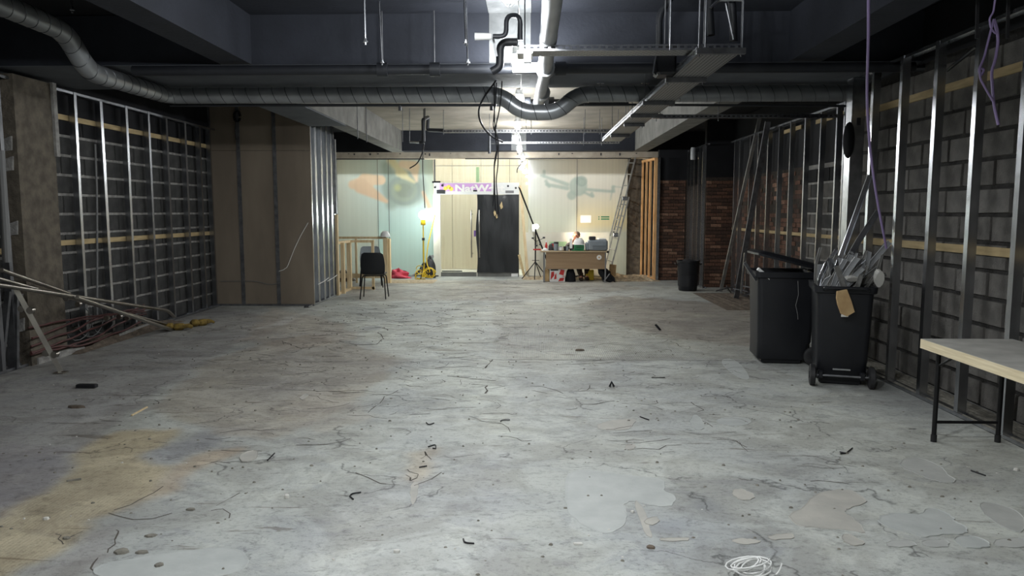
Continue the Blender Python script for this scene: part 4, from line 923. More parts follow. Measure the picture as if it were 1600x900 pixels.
# ---- passage outside
YO = 20.6
cor = thing('wall_outside', 'cream hoarding boards outside the shopfront', 'hoarding', (-1, YO, 0), kind='structure')
for k in range(14): MB().box(-6.2 + .8*k + .004, YO, 0, -5.4 + .8*k - .004, YO + .03, 3.9).build('board', M['cream'], cor)
struct('floor_outside', MB().box(-6.2, 18.5, -.06, 5.0, YO + .2, -.005), M['framew'], 'pale floor of the passage outside', 'floor')
struct('ceiling_outside', MB().box(-6.2, 18.62, 3.9, 5.0, YO + .2, 4.0), M['white'], 'white ceiling of the passage outside', 'ceiling')
struct('wall_outside_end', MB().box(-6.3, 18.62, 0, -6.2, YO + .1, 3.9).box(5.0, 18.62, 0, 5.1, YO + .1, 3.9).box(-6.2, 18.6, 2.95, 5.0, 18.66, 3.9), M['white'], 'white ends of the passage outside', 'wall')
for k, x in enumerate((-3.9, -1.3, 1.2)):  # unseen luminaires, put in to light the boards and backlight the printed film
    lt = thing('passage_light', f'unseen linear ceiling light in the passage outside, {["behind the left glass", "behind the doors", "behind the right glass"][k]}', 'light', (x, 19.5, 3.87))
    MB().box(x - .9, 19.43, 3.85, x + .9, 19.57, 3.86).build('diffuser', M['lum'], lt); MB().box(x - .93, 19.4, 3.86, x + .93, 19.6, 3.9).build('light_housing', M['white'], lt)

# ================================================================== BINS
def rrect(w, d, r, z, n=4, cy=0.0):
    out = []
    for cx, cyy, a0 in ((w/2-r, d/2-r, 0), (-w/2+r, d/2-r, 90), (-w/2+r, -d/2+r, 180), (w/2-r, -d/2+r, 270)):
        for k in range(n + 1): a = math.radians(a0 + 90*k/n); out.append((cx + r*math.cos(a), cy + cyy + r*math.sin(a), z))
    return out
def wheelie_bin(label, loc, rz, lid_deg, w=.58, d=.64, h=.93):
    # local -y is the wheel and hinge side
    b = thing('wheelie_bin', label, 'bin', loc, rz=rz)
    secs = [rrect(w*.82, d*.78, .05, .05, cy=.02), rrect(w*.84, d*.82, .05, .065, cy=.02), rrect(w*.85, d*.85, .05, .2, cy=.01), rrect(w*.86, d*.88, .05, .24, cy=.0), rrect(w*.93, d*.94, .05, h*.82), rrect(w*.95, d*.96, .05, h-.07), rrect(w*1.04, d*1.03, .05, h-.06), rrect(w*1.06, d*1.05, .05, h-.005), rrect(w*1.04, d*1.03, .05, h), rrect(w*.9, d*.9, .05, h-.01), rrect(w*.88, d*.88, .05, h-.05), rrect(w*.8, d*.8, .05, .45)]
    mb = MB().loft(secs, cap=False); n = len(secs[0]); mb.f.append(tuple(range(n-1, -1, -1))); mb.f.append(tuple((len(secs)-1)*n + i for i in range(n)))
    local(b, 'bin_body', mb, M['plastic'], True)
    local(b, 'base_block', MB().bbox(-w*.36, -d*.3, .0, w*.36, d*.36, .07, .015), M['plastic'])
    local(b, 'axle', MB().tube([(-w*.47, -d*.46, .1), (w*.47, -d*.46, .1)], .011, 8), M['galvd'], True)
    local(b, 'axle_bracket', MB().bbox(-w*.40, -d*.48, .07, -w*.30, -d*.3, .14, .01), M['plastic']); local(b, 'axle_bracket', MB().bbox(w*.30, -d*.48, .07, w*.40, -d*.3, .14, .01), M['plastic'])
    for s in (-1, 1):
        wh = local(b, 'wheel', MB().lathe([(.04, -.024), (.08, -.026), (.1, -.018), (.1, .018), (.08, .026), (.04, .024)], (s*w*.49, -d*.46, .1), 20, 'x'), M['grubby'], True)
        local(wh, 'hub', MB().lathe([(.03, -.03), (.034, -.02), (.034, .02), (.03, .03)], (s*w*.49, -d*.46, .1), 10, 'x'), M['plastic'])
    hd = MB().tube(fillet([(-w*.36, -d*.52, h-.03), (-w*.36, -d*.60, h-.01), (w*.36, -d*.60, h-.01), (w*.36, -d*.52, h-.03)], .04), .014, 8); local(b, 'handle_bar', hd, M['plastic'], True)
    for s in (-.34, 0, .34): local(b, 'handle_rib', MB().box(s*w - .012, -d*.6, h-.03, s*w + .012, -d*.5, h), M['plastic'])
    local(b, 'reflector_strip', MB().box(-.075, -d*.425, .15, .075, -d*.38, .165), M['galv'], label='pale strip low on the back')
    if lid_deg is not None:
        lid = MB(); nx = 8
        for zz in (0,): lid.loft([rrect(w*1.04, d*1.08, .06, 0, cy=d*.54), rrect(w*1.05, d*1.09, .06, .02, cy=d*.54), rrect(w*.95, d*1.0, .06, .05, cy=d*.54), rrect(w*.6, d*.7, .06, .062, cy=d*.54)])
        lid.box(-w*.4, -.03, 0, w*.4, .04, .03)
        o = local(b, 'lid', lid, M['plastic'], True); o.location = (0, -d*.53, h + .012); o.rotation_euler = (math.radians(lid_deg), 0, math.radians(3))
    return b
bA = wheelie_bin('black wheelie bin overflowing with metal strips, its wheels towards the viewer', (2.93, 6.99, 0), math.radians(-16), None, w=.51)
bB = wheelie_bin('black wheelie bin seen from the side, lid propped up on rubbish', (2.69, 7.94, 0), math.radians(84), 14, w=.56, d=.62, h=.98)
# torn cardboard over the rim of the front bin
cp = [(1307, 455), (1322, 452), (1329, 470), (1334, 487), (1322, 494), (1313, 490), (1308, 476), (1306, 465)]
f_, k_ = [], []
for px, py in cp: p = ony(px, py, 6.60); f_.append((p.x, p.y - .02, p.z)); k_.append((p.x, p.y + .0, p.z))
tag(MB().loft([f_, k_]).build('cardboard_scrap', M['card']), 'torn brown cardboard scrap hanging over the rim of the front bin', 'cardboard')
p = ony(1320, 493, 6.585); tag(MB().box(p.x - .03, p.y, p.z - .012, p.x + .03, p.y + .006, p.z + .01).build('paper_scrap', M['paper']), 'white paper scrap at the tip of the hanging cardboard', 'paper')
# metal strips in the front bin: each is a length of bent plasterboard channel
def strip(a, b, w, label, mat='galvd', bend=0.0, name='metal_strip'):
    a, b = Vector(a), Vector(b); u = (b-a).normalized(); n = u.cross(Vector((0, 1, 0))).normalized(); f = u.cross(n)
    pts = [a.lerp(b, t) + n * bend * 4*t*(1-t) for t in (0, .33, .66, 1)]; mb = MB()
    prof = [(-w/2, .012), (-w/2, 0), (w/2, 0), (w/2, .012), (w/2-.003, .012), (w/2-.003, .003), (-w/2+.003, .003), (-w/2+.003, .012)]
    mb.loft([[p + n*x + f*y for x, y in prof] for p in pts])
    return tag(mb.build(name, M[mat]), label, 'metal strip', 'offcuts heaped in the front bin')
z0 = .62
base = lambda i: Vector((2.62 + .05*i, 7.0 + random.uniform(-.15, .15), .7))
strip((2.78, 7.0, .75), ony(1359, 274, 7.1), .05, 'longest metal strip leaning up right out of the front bin', 'galv')
strip((2.83, 7.05, .75), ony(1372, 330, 7.15), .055, 'second longest metal strip leaning beside the longest one', 'galvd', .03)
strip((2.86, 6.95, .75), ony(1330, 398, 7.0), .045, 'short upright metal strip with a crumpled top in the front bin', 'greypipe', .02)
strip((2.95, 6.98, .75), ony(1390, 378, 7.0), .05, 'metal strip leaning to the far right edge of the front bin', 'greypipe', .02)
strip((2.92, 7.05, .75), ony(1383, 382, 7.15), .04, 'thin metal strip leaning right behind the lilac cable end', 'galvd', -.02)
shared = 'bent grey metal offcut in the heap sticking out of the front bin'
for i in range(46):
    s = random.uniform(-.16, .16); a = Vector((2.9 + s, 7.0 + random.uniform(-.2, .2), .8)); an = random.gauss(.35, .34); Lg = random.uniform(.28, .58)
    b = a + Vector((math.sin(an)*Lg, random.uniform(-.16, .12), math.cos(an)*Lg*.85))
    strip(a, b, random.uniform(.02, .055), shared, random.choice(['greypipe', 'offcut', 'greypipe', 'offcut', 'galv']), random.uniform(-.06, .06))
for px, py, rx, lab in ((1333, 437, .06, 'pale rounded plaster flap lying on the rim of the front bin'), (1375, 437, .04, 'pale curled plaster flap hanging at the right rim of the front bin')):
    p = ony(px, py, 6.72); mb = MB(); mb.loft([[(p.x + rx*math.cos(a), p.y - .02*math.sin(a), p.z + (.022 if rx > .05 else .075)*math.sin(a)) for a in np.arange(10)*.6283], [(p.x + rx*math.cos(a), p.y + .05, p.z + .02 + (.022 if rx > .05 else .075)*math.sin(a)) for a in np.arange(10)*.6283]])
    tag(mb.build('plaster_flap', M['plasterbit']), lab, 'debris')
# rubbish in the rear bin
for (px0, py0, px1, py1, w, mat, lab) in ((1184, 420, 1212, 437, .035, 'white', 'white plastic channel poking out of the rear bin'), (1163, 410, 1182, 432, .02, 'galv', 'thin metal rod leaning beyond the rear bin'), (1245, 432, 1228, 437, .06, 'plasterbit', 'white crumpled scrap on the rim of the rear bin')):
    p, q = ony(px0, py0, 7.7), ony(px1, py1 + 6, 7.72); tag(MB().bar(p, q, w, .03).build('rubbish_piece', M[mat]), lab, 'rubbish')
p = ony(1284, 424, 7.6); tag(MB().bbox(p.x - .06, 7.6, p.z - .08, p.x + .06, 7.64, p.z + .07, .008).build('white_socket_box', M['greypipe']), 'square pale grey box propped between the two bins', 'box')
tag(MB().bbox(3.0, 7.60, .94, 3.1, 7.68, 1.0, .01).build('plaster_lump', M['plasterbit']), 'white plaster lump lying under the pale grey box between bins', 'debris')
tag(MB().tube(wob([ony(1247, 440, 7.61), ony(1247, 460, 7.6), ony(1244, 478, 7.61), ony(1246, 492, 7.62), ony(1247, 499, 7.62)], .006), .003, 5).build('dangling_wire', M['greycab'], None, True), 'thin pale wire dangling down the side of the rear bin', 'wire')

# black dustbin far right
def revolve_bin(label, loc):
    t = thing('round_dustbin', label, 'bin', loc)
    local(t, 'bin_body', MB().lathe([(.0, .0), (.17, 0), (.185, .02), (.225, .58), (.235, .585), (.235, .62), (.215, .62), (.2, .1), (0, .1)], n=24), M['plastic'], True)
    for s in (-1, 1): local(t, 'handle', MB().tube([(s*.225, -.06, .53), (s*.26, -.05, .55), (s*.26, .05, .55), (s*.225, .06, .53)], .012, 6), M['plastic'], True)
    local(t, 'contents', MB().ball((0, .0, .56), .16, 10, (1, 1, .6)), M['dark'], True); return t
revolve_bin('round black dustbin standing before the short stud frame', (3.2, 15.05, 0))

# ================================================================== TRESTLE TABLE
TZ = .735; a = onz(1438.5, 529, TZ)
t = thing('trestle_table', 'folding table with pale ply edge and black legs at the right wall', 'table', (3.0, 4.2, 0))
tx0, tx1, ty1 = a.x, a.x + .62, a.y
MB().box(tx0, ty1 - 1.83, TZ - .065, tx1, ty1, TZ - .002).build('ply_edge', M['ply'], t); MB().box(tx0 + .002, ty1 - 1.828, TZ - .002, tx1 - .002, ty1 - .002, TZ).build('tabletop', M['tabletop'], t)
for yy in (5.09, 3.9):
    for xx in (2.82, 3.26):
        MB().tube([(xx, yy, .02), (xx, yy, TZ - .065)], .016, 10).build('leg', M['blacksteel'], t, True); MB().tube([(xx, yy, 0), (xx, yy, .05)], .02, 10).build('foot', M['rubber'], t, True)
        s = -1 if yy > 4.5 else 1; MB().tube([(xx, yy, TZ - .2), (xx + .02, yy + s*.22, TZ - .065)], .009, 8).build('brace', M['blacksteel'], t, True)
    MB().tube([(2.82, yy, .14), (3.26, yy, .14)], .011, 8).build('crossbar', M['blacksteel'], t, True)
    MB().tube([(2.82, yy, TZ - .079), (3.26, yy, TZ - .079)], .014, 8).build('crossbar', M['blacksteel'], t, True)

# ================================================================== CHAIRS
def shell_chair(name, label, loc, rz, mat, legm):
    # local: faces +y, the back is on the -y side
    c = thing(name, label, 'chair', loc, rz=rz)
    prof = [(.21, .43), (.17, .455), (.05, .45), (-.1, .44), (-.17, .455), (-.205, .52), (-.225, .62), (-.245, .74), (-.26, .83), (-.268, .86)]
    wid = [.40, .43, .44, .43, .41, .44, .45, .43, .39, .30]
    def sf(u, v, off=0):
        k = v * (len(prof) - 1); i = min(int(k), len(prof) - 2); f = k - i
        y = prof[i][0]*(1-f) + prof[i+1][0]*f; z = prof[i][1]*(1-f) + prof[i+1][1]*f; w = wid[i]*(1-f) + wid[i+1]*f; x = (u - .5) * w; cc = (2*u-1)**2
        if v < .5: z += .02*cc; z -= off
        else: y += .035*cc; y -= off
        return (x, y, z)
    def shellpart(v0, v1):
        mb = MB(); n, m = 10, 14
        top = [[sf(i/n, v0 + (v1-v0)*j/m) for i in range(n+1)] for j in range(m+1)]; bot = [[sf(i/n, v0 + (v1-v0)*j/m, .008) for i in range(n+1)] for j in range(m+1)]
        return mb.loft([top[j] + bot[j][::-1] for j in range(m + 1)])
    local(c, 'seat', shellpart(0, .5), mat, True); local(c, 'backrest', shellpart(.5, 1), mat, True)
    for s in (-1, 1):
        local(c, 'leg', MB().tube(fillet([(s*.17, .14, .43), (s*.2, .15, .40), (s*.235, .2, 0)], .04), .011, 8), legm, True)
        local(c, 'leg', MB().tube(fillet([(s*.17, -.13, .43), (s*.2, -.14, .40), (s*.235, -.24, 0)], .04), .011, 8), legm, True)
        local(c, 'seat_rail', MB().tube([(s*.18, .15, .425), (s*.18, -.15, .425)], .01, 8), legm, True)
    for y in (.14, -.13): local(c, 'seat_rail', MB().tube([(-.18, y, .425), (.18, y, .425)], .01, 8), legm, True)
    return c
shell_chair('stacking_chair', 'black plastic stacking chair with its back to the viewer by the stair rail', (-2.92, 13.6, 0), math.radians(4), M['plastic'], M['blacksteel'])
c2 = shell_chair('stacking_chair', 'grey plastic chair mostly hidden behind the black stacking chair', (-3.42, 15.6, 0), math.radians(195), M['greyp'], M['blacksteel'])

# ================================================================== STAIR RAIL OF PALE TIMBER
sr = thing('timber_stair_rail', 'pale timber balustrade frame around the stair opening', 'balustrade', (-3.6, 15.5, 0))
def tpost(x, y, z0, z1, w=.06): MB().box(x - w/2, y - w/2, z0, x + w/2, y + w/2, z1).build('post', M['timber'], sr)
xn = ony(546, 420, 15.0).x; xm = ony(583, 420, 15.0).x; xp = ony(604, 420, 16.5).x
tpost(xn, 15.0, 0, 1.0, .085); tpost(xm, 15.0, .0, 1.0, .05); tpost(ony(536, 420, 14.3).x, 14.3, 0, 1.0, .07)
MB().box(xp - .05, 16.4, 0, xp + .045, 16.55, 1.02).build('post', M['timber'], sr); MB().box(xp + .05, 16.45, 0, xp + .09, 16.6, 1.0).build('post', M['timber'], sr)
tpost(ony(557, 420, 16.5).x, 16.5, 0, 1.0, .045)
MB().bar((xn, 15.0, 1.0), (xm + .03, 15.0, 1.0), .06, .05).build('top_rail', M['timber'], sr); MB().bar((xn, 15.03, 1.0), (-3.76, 13.98, 1.0), .08, .05).build('top_rail', M['timber'], sr)
MB().bar((-4.75, 16.5, 1.02), (xp, 16.5, 1.02), .07, .05).build('top_rail', M['timber'], sr); MB().bar((xn, 15.0, .04), (xm + .03, 15.0, .04), .05, .05).build('bottom_rail', M['timber'], sr)
MB().bar((xn, 15.0, .02), (-3.76, 13.98, .02), .08, .05).build('bottom_rail', M['timber'], sr); MB().bar((-4.7, 16.5, .16), (xp, 16.5, .16), .05, .1).build('bottom_rail', M['timber'], sr)
ep = thing('timber_end_post', 'tall pale timber post ending the bright stud wall by the stair rail', 'post', (-3.72, 14.02, 0))
MB().box(-3.77, 13.97, 0, -3.69, 14.05, 1.55).build('lower_length', M['timber'], ep); MB().box(-3.77, 13.97, 1.56, -3.7, 14.05, 2.96).build('upper_length', M['galvd'], ep)
# white hard hat on the post
def hard_hat(label, loc, rz, s=1.0):
    h = thing('hard_hat', label, 'helmet', loc, rz=rz)
    prof = [(.145*s, 0), (.125*s, .012*s), (.122*s, .05*s), (.105*s, .1*s), (.07*s, .13*s), (.02*s, .142*s)]
    local(h, 'shell', MB().lathe(prof, n=20), M['white'], True); local(h, 'peak', MB().loft([rrect(.2*s, .1*s, .05*s, 0, cy=-.13*s), rrect(.2*s, .1*s, .05*s, .01*s, cy=-.13*s)]), M['white'])
    local(h, 'ridge', MB().bbox(-.02*s, -.09*s, .1*s, .02*s, .09*s, .15*s, .01), M['white']); return h
hard_hat('white hard hat sitting on the stair rail corner post', (xp - .01, 16.46, 1.045), math.radians(-50), .85)

# ================================================================== GLOBE WORK LIGHT
wx = ony(661, 336, 17.6); t = thing('globe_work_light', 'glowing globe work light on a yellow pole left of the doors', 'work light', (wx.x, 17.6, 0))
MB().ball(wx, .11, 18).build('globe', M['bulbw'], t, True); MB().lathe([(.05, -.02), (.06, 0), (.05, .1), (.03, .14)], (wx.x, wx.y, wx.z - .22), 14).build('collar', M['yellow'], t, True)
MB().tube([(wx.x, 17.6, .05), (wx.x, 17.6, .95)], .02, 10).build('pole', M['yellow'], t, True); MB().tube([(wx.x, 17.6, .95), (wx.x, 17.6, wx.z - .2)], .014, 10).build('pole', M['yellow'], t, True)
MB().tube([(wx.x, 17.6, .92), (wx.x, 17.6, .98)], .034, 10).build('clamp', M['dark'], t, True)
for an in (.4, 2.5, 4.6): MB().tube([(wx.x, 17.6, .4), (wx.x + .28*math.cos(an), 17.6 + .28*math.sin(an), .02)], .012, 8).build('leg', M['blacksteel'], t, True)
ld = bpy.data.lights.new('globe_light', 'POINT'); ld.energy = TRIPOD_W; ld.color = (.9, 1, .97); ld.shadow_soft_size = .16; lo = bpy.data.objects.new('globe_light', ld); C.objects.link(lo); lo.location = wx; lo.parent = t; lo.matrix_parent_inverse = pinv(t)
mb = MB()
cxy = onz(672, 431)
for k in range(8):
    c0 = Vector((cxy.x + random.uniform(-.14, .2), 17.45 + random.uniform(-.2, .2), random.uniform(.04, .26))); r = random.uniform(.08, .16); ax = random.uniform(0, 3.1)
    mb.tube([c0 + Vector((r*math.cos(a)*math.cos(ax), r*math.cos(a)*math.sin(ax), r*.9*math.sin(a)*.8)) if c0.z + r*.72*math.sin(a) > .01 else c0 + Vector((r*math.cos(a)*math.cos(ax), r*math.cos(a)*math.sin(ax), .012 - c0.z)) for a in np.linspace(0, 5.9, 14)], .010, 5)
tag(mb.build('cable_heap', M['yellow'], None, True), 'heap of yellow cable at the foot of the globe light', 'cable')
p = [ony(680, 335, 17.9), ony(668, 385, 17.7), ony(666, 410, 17.6), ony(672, 425, 17.5)]; tag(MB().tube(fillet(p, .3), .013, 6).build('yellow_cable', M['yellow'], None, True), 'yellow cable dropping down beside the white door post', 'cable')
def crumple(c, rx, ry, rz_, mat, name, label, cat, n=18, amp=.35, seed=1):
    r = random.Random(seed); ph = [(r.uniform(1, 5), r.uniform(1, 5), r.uniform(0, 6)) for _ in range(5)]
    def fn(u, v):
        a, b = u*2*math.pi, v*math.pi*.5; k = 1 + amp*sum(math.sin(p*a + q_*b*2 + s) for p, q_, s in ph)/5
        return (c[0] + rx*k*math.cos(a)*math.cos(b), c[1] + ry*k*math.sin(a)*math.cos(b), max(.004, c[2] + rz_*k*math.sin(b)))
    return tag(MB().grid(fn, n*2, n).build(name, M[mat], None, True), label, cat)
p = onz(632, 430); crumple((p.x, 17.75, 0), .27, .2, .2, 'pink', 'pink_bag', 'crumpled pink cloth bag lying at the foot of the left glass', 'bag', seed=3)
p = onz(612, 431); crumple((p.x + .05, 17.85, 0), .22, .16, .07, 'greysheet', 'grey_sheet_scrap', 'grey crumpled sheeting left of the pink bag', 'sheet', seed=4)
p0 = onz(648, 432)
def shw(u, v): return (p0.x - .1 + .62*u - .1*v, 17.95 - .1*u*v + .05*math.sin(6*u), .01 + .55*u*u*(1 - .4*(v-.5)**2) + .02*math.sin(9*v))
tag(MB().grid(shw, 12, 8).build('grey_sheet', M['greysheet'], None, True), 'grey curled sheet rising against the wall behind the yellow cable heap', 'sheet')
crumple((onz(678, 430).x, 17.85, .0), .15, .12, .5, 'dark', 'dark_bag', 'dark bag standing against the white door post', 'bag', seed=6, amp=.15)
crumple((-4.35, 16.9, 0), .25, .2, .22, 'rubble', 'rubble_sack', 'brown sack of rubble seen through the stair rail', 'sack', seed=8)

# ================================================================== BACK RIGHT CORNER
tf = thing('timber_stud_frame', 'orange lit timber studs standing in the back right corner', 'stud frame', (2.85, 17.6, 0), kind='structure')
for px, y, w in ((1021.5, 17.32, .07), (1013.5, 17.65, .05), (1007.5, 17.95, .045), (1001.5, 18.2, .045)):
    x = ony(px, 430, y).x; MB().box(x - w/2, y - .03, 0, x + w/2, y + .03, 2.8).build('timber_stud', M['timbero'], tf)
MB().bar((ony(1022, 430, 17.3).x, 17.3, 2.82), (ony(1002, 430, 18.25).x, 18.25, 2.82), .09, .05).build('head_plate', M['timbero'], tf); MB().bar((ony(1022, 430, 17.3).x, 17.3, .03), (ony(1002, 430, 18.25).x, 18.25, .03), .09, .05).build('sole_plate', M['timbero'], tf)
x = ony(1026.5, 430, 17.2).x; MB().box(x - .03, 17.2, 0, x + .03, 17.26, 2.85).build('edge_stud', M['galv'], tf)
# ladder
def ladder():
    a, b = ony(946, 424, 17.9), ony(993, 247, 18.05); a.z = 0.0; root = thing('extension_ladder', 'aluminium extension ladder leaning to the right before the drone glass', 'ladder', a)
    u = (b - a).normalized(); n = Vector((u.z, 0, -u.x)) * .0 + u.cross(Vector((0, 1, 0))).normalized(); dep = Vector((.0, .34, 0))
    for sec, (t0, t1, off, w) in enumerate(((0, .68, 0, .40), (.34, 1.0, .07, .34))):
        p, q = a.lerp(b, t0) + n*off, a.lerp(b, t1) + n*off; e = (n*.25 + Vector((0, 1, 0))*.9).normalized() * w/2
        for s in (-1, 1): MB().bar(p + e*s, q + e*s, .03, .06, (0, 1, 0)).build('stile', M['alu'], root)
        L_ = (q-p).length; k = .15
        while k < L_: MB().tube([p + u*k - e, p + u*k + e], .015, 6).build('rung', M['alu'], root); k += .28
    for t_ in (.36, .66): p = a.lerp(b, t_) + n*.035; MB().bbox(p.x - .06, p.y - .22, p.z - .05, p.x + .06, p.y - .16, p.z + .05, .01).build('guide_bracket', M['galv'], root)
ladder()
# leaning metal lengths on the right
def leaning(label, px0, py0, Y0, px1, py1, Y1, w, mat='galv'):
    a = ony(px0, py0, Y0); a.z = max(a.z, .01); tag(MB().bar(a, ony(px1, py1, Y1), w, .035, (0, 1, 0)).build('metal_channel', M[mat]), label, 'metal channel')
leaning('long bright metal channel leaning left to right before the far right studs', 1126, 455, 14.8, 1187, 185, 13.4, .06, 'alu')
leaning('dull metal channel leaning beside the bright one before far right studs', 1150, 468, 13.5, 1200, 190, 12.4, .09, 'galvd')
leaning('thin metal channel leaning low behind the rear bin', 1158, 458, 12.9, 1164, 395, 12.9, .03)
mb = MB(); c0 = onz(1165, 468)
for k in range(16):
    a = Vector((c0.x + random.uniform(-.3, .3), c0.y + random.uniform(-.5, .4), random.uniform(.01, .25))); d = Vector((random.uniform(-.4, .4), random.uniform(-.3, .3), random.uniform(-.1, .2))); b = a + d; b.z = max(b.z, .01); mb.bar(a, b, .012, .02)
tag(mb.build('metal_offcut_heap', M['galvd']), 'tangle of thin metal offcuts on the floor behind the rear bin', 'debris', kind='stuff')
p = ony(1083, 240, 16.2); tag(MB().lathe([(.05, -.13), (.055, -.12), (.055, .1), (.045, .13)], p, 12).build('pipe_cap', M['greypipe'], None, True), 'pale pipe stub hanging above the short stud frame', 'pipe')
# leaning poles by the door
a, b = ony(849, 392, 17.6), ony(811, 292, 18.1); tag(MB().tube([a + (a-b)*.38, b], .02, 8).build('leaning_pole', M['blacksteel'], None, True), 'dark pole leaning against the door head right of the doors', 'pole')
a, b = ony(824, 424, 17.95), ony(813, 290, 18.1); tag(MB().bar(a, b, .07, .04, (0, 1, 0)).build('leaning_batten', M['timber']), 'pale timber batten leaning right of the black sheeted door', 'batten')
a, b = onz(820, 431), ony(811, 398, 18.1); a.y = 18.0; tag(MB().bar(a, b, .06, .05, (0, 1, 0)).build('leaning_offcut', M['timberh']), 'short brown timber offcut leaning at the door foot', 'timber')
# LED tripod
q = ony(838, 354, 17.5); t = thing('led_tripod_light', 'small lit work light on a thin black tripod left of the desk', 'work light', (q.x, 17.5, 0))
MB().ball(q, .055, 14).build('lamp_head', M['bulbw'], t, True); MB().box(q.x - .1, 17.53, q.z - .12, q.x - .03, 17.56, q.z + .05).build('side_plate', M['white'], t)
MB().tube([(q.x - .02, 17.5, .36), (q.x - .02, 17.5, q.z - .05)], .016, 8).build('pole', M['blacksteel'], t, True); MB().tube([(q.x - .1, 17.5, .45), (q.x + .07, 17.5, .45)], .008, 6).build('spreader', M['blacksteel'], t)
for dx, dy in ((-.32, .0), (.32, -.1), (.14, .28), (-.02, -.2)): MB().tube([(q.x - .02, 17.5, .42), (q.x - .02 + dx, 17.5 + dy, .01)], .012, 6).build('leg', M['blacksteel'], t, True)
for dx, dz in ((-.08, .98), (.18, .99), (0, .80), (.1, .83)): MB().bbox(q.x + dx - .03, 17.48, dz - .02, q.x + dx + .03, 17.52, dz + .02, .008).build('clip', M['dark'], t)
MB().tube([(q.x - .02, 17.5, .9), (q.x + .18, 17.5, .98)], .006, 6).build('clip_arm', M['blacksteel'], t); MB().tube([(q.x - .02, 17.5, .9), (q.x - .08, 17.5, .98)], .006, 6).build('clip_arm', M['blacksteel'], t)
ld = bpy.data.lights.new('led_light', 'SPOT'); ld.energy = LED_W; ld.spot_size = math.radians(95); ld.spot_blend = .7; ld.color = (1, .86, .66); ld.shadow_soft_size = .09; lo = bpy.data.objects.new('led_light', ld); C.objects.link(lo); lo.location = q + Vector((.13, .02, -.02)); lo.rotation_euler = Vector((2.7, .35, -.45)).to_track_quat('-Z', 'Y').to_euler(); lo.parent = t; lo.matrix_parent_inverse = pinv(t)

# ================================================================== DESK
DY = 16.75; dz = lambda py: ony(880, py, DY).z; dx_ = lambda px: ony(px, 410, DY).x; top = dz(392.2)
dk = thing('office_desk', 'brown laminate desk with a deep front panel at the back of the room', 'desk', (1.0, DY, 0))
MB().box(dx_(845), DY - .03, top - .028, dx_(948), DY + .75, top).build('desktop', M['desktop'], dk); MB().box(dx_(853), DY, dz(420.3), dx_(946), DY + .02, top - .028).build('front_panel', M['deskp'], dk)
for px in (850.5, 946): MB().box(dx_(px) - .015, DY - .01, .02, dx_(px) + .015, DY + .03, top - .028).build('leg', M['greycab'], dk); MB().box(dx_(px) - .015, DY + .65, .02, dx_(px) + .015, DY + .69, top - .028).build('leg', M['greycab'], dk); MB().box(dx_(px) - .02, DY - .03, 0, dx_(px) + .02, DY + .72, .03).build('foot_bar', M['greycab'], dk)
MB().lathe([(.055, 0), (.055, .012), (.045, .016)], (dx_(936), DY - .016, dz(402)), 20, 'y').build('round_sticker', M['paper'], dk, label='round white disc on the front panel'); MB().lathe([(.02, 0), (.02, .003)], (dx_(936), DY - .019, dz(402)), 12, 'y').build('disc_print', M['card'], dk)
tag(MB().bar((ony(833, 391, 17.1).x, 17.1, top + .015), (ony(845, 391, 17.1).x, 17.1, top + .015), .03, .03).build('tape_bar', M['red']), 'red and white bar sticking out at the left end of the desk', 'bar')
def dbox(px0, py0, px1, dep, mat, name, lab, cat, y=DY + .15, b=.012, z=None):
    z0 = (top if z is None else z) + .001; a, c = ony(px0, py0, y), ony(px1, py0, y); r = thing(name, lab, cat, ((a.x+c.x)/2, y, z0)); MB().bbox(a.x, y, z0, c.x, y + dep, max(a.z, z0 + .02), b).build('body', M[mat], r); return r, a.x, c.x, max(a.z, z0 + .02)
# bottle
p = ony(853.5, 385, DY + .2); t = thing('sauce_bottle', 'small red bottle on the left end of the desk', 'bottle', (p.x, p.y, top))
MB().lathe([(.028, .001), (.03, .1), (.03, .12), (.014, .16), (.014, .19)], (p.x, p.y, top), 14).build('bottle_body', M['red'], t, True); MB().lathe([(.016, .19), (.016, .215), (.008, .23)], (p.x, p.y, top), 12).build('cap', M['white'], t, True)
crumple((ony(852, 390, DY + .1).x, DY + .1, top), .08, .05, .06, 'white', 'white_cloth', 'white crumpled cloth in front of the red bottle on the desk', 'cloth', n=8)
bpy.context.view_layer.update()
crumple((ony(861, 390, DY + .3).x, DY + .3, top), .07, .06, .13, 'dark', 'dark_pouch', 'dark lumpy pouch left of the grey canister on the desk', 'pouch', n=8, seed=5)
p = ony(869, 385, DY + .12); t = thing('grey_canister', 'tall grey canister with a dark lid on the desk', 'canister', (p.x, DY + .12, top)); hz = ony(869, 378, DY + .12).z - top
MB().lathe([(.05, .001), (.052, .01), (.052, hz - .04)], (p.x, DY + .12, top), 16).build('can_body', M['greyp'], t, True); MB().lathe([(.054, hz - .04), (.054, hz - .005), (.045, hz)], (p.x, DY + .12, top), 16).build('lid', M['dark'], t, True)
p = ony(863.5, 381, DY + .45); t = thing('drink_carton', 'red and grey carton standing behind the dark pouch on the desk', 'carton', (p.x, DY + .45, top)); MB().box(p.x - .04, DY + .45, top + .001, p.x + .04, DY + .5, p.z + .02).build('carton_body', M['greyp2'], t); MB().box(p.x - .02, DY + .446, top + .05, p.x + .02, DY + .45, p.z).build('carton_print', M['red'], t)
r, a, c, zz = dbox(873.2, 385.5, 879, .06, 'greyp', 'small_grey_box', 'small grey box with a pale face right of the canister', 'box', DY + .06); MB().box(a + .012, DY + .056, top + .012, c - .012, DY + .06, zz - .012).build('face_plate', M['paper'], r)
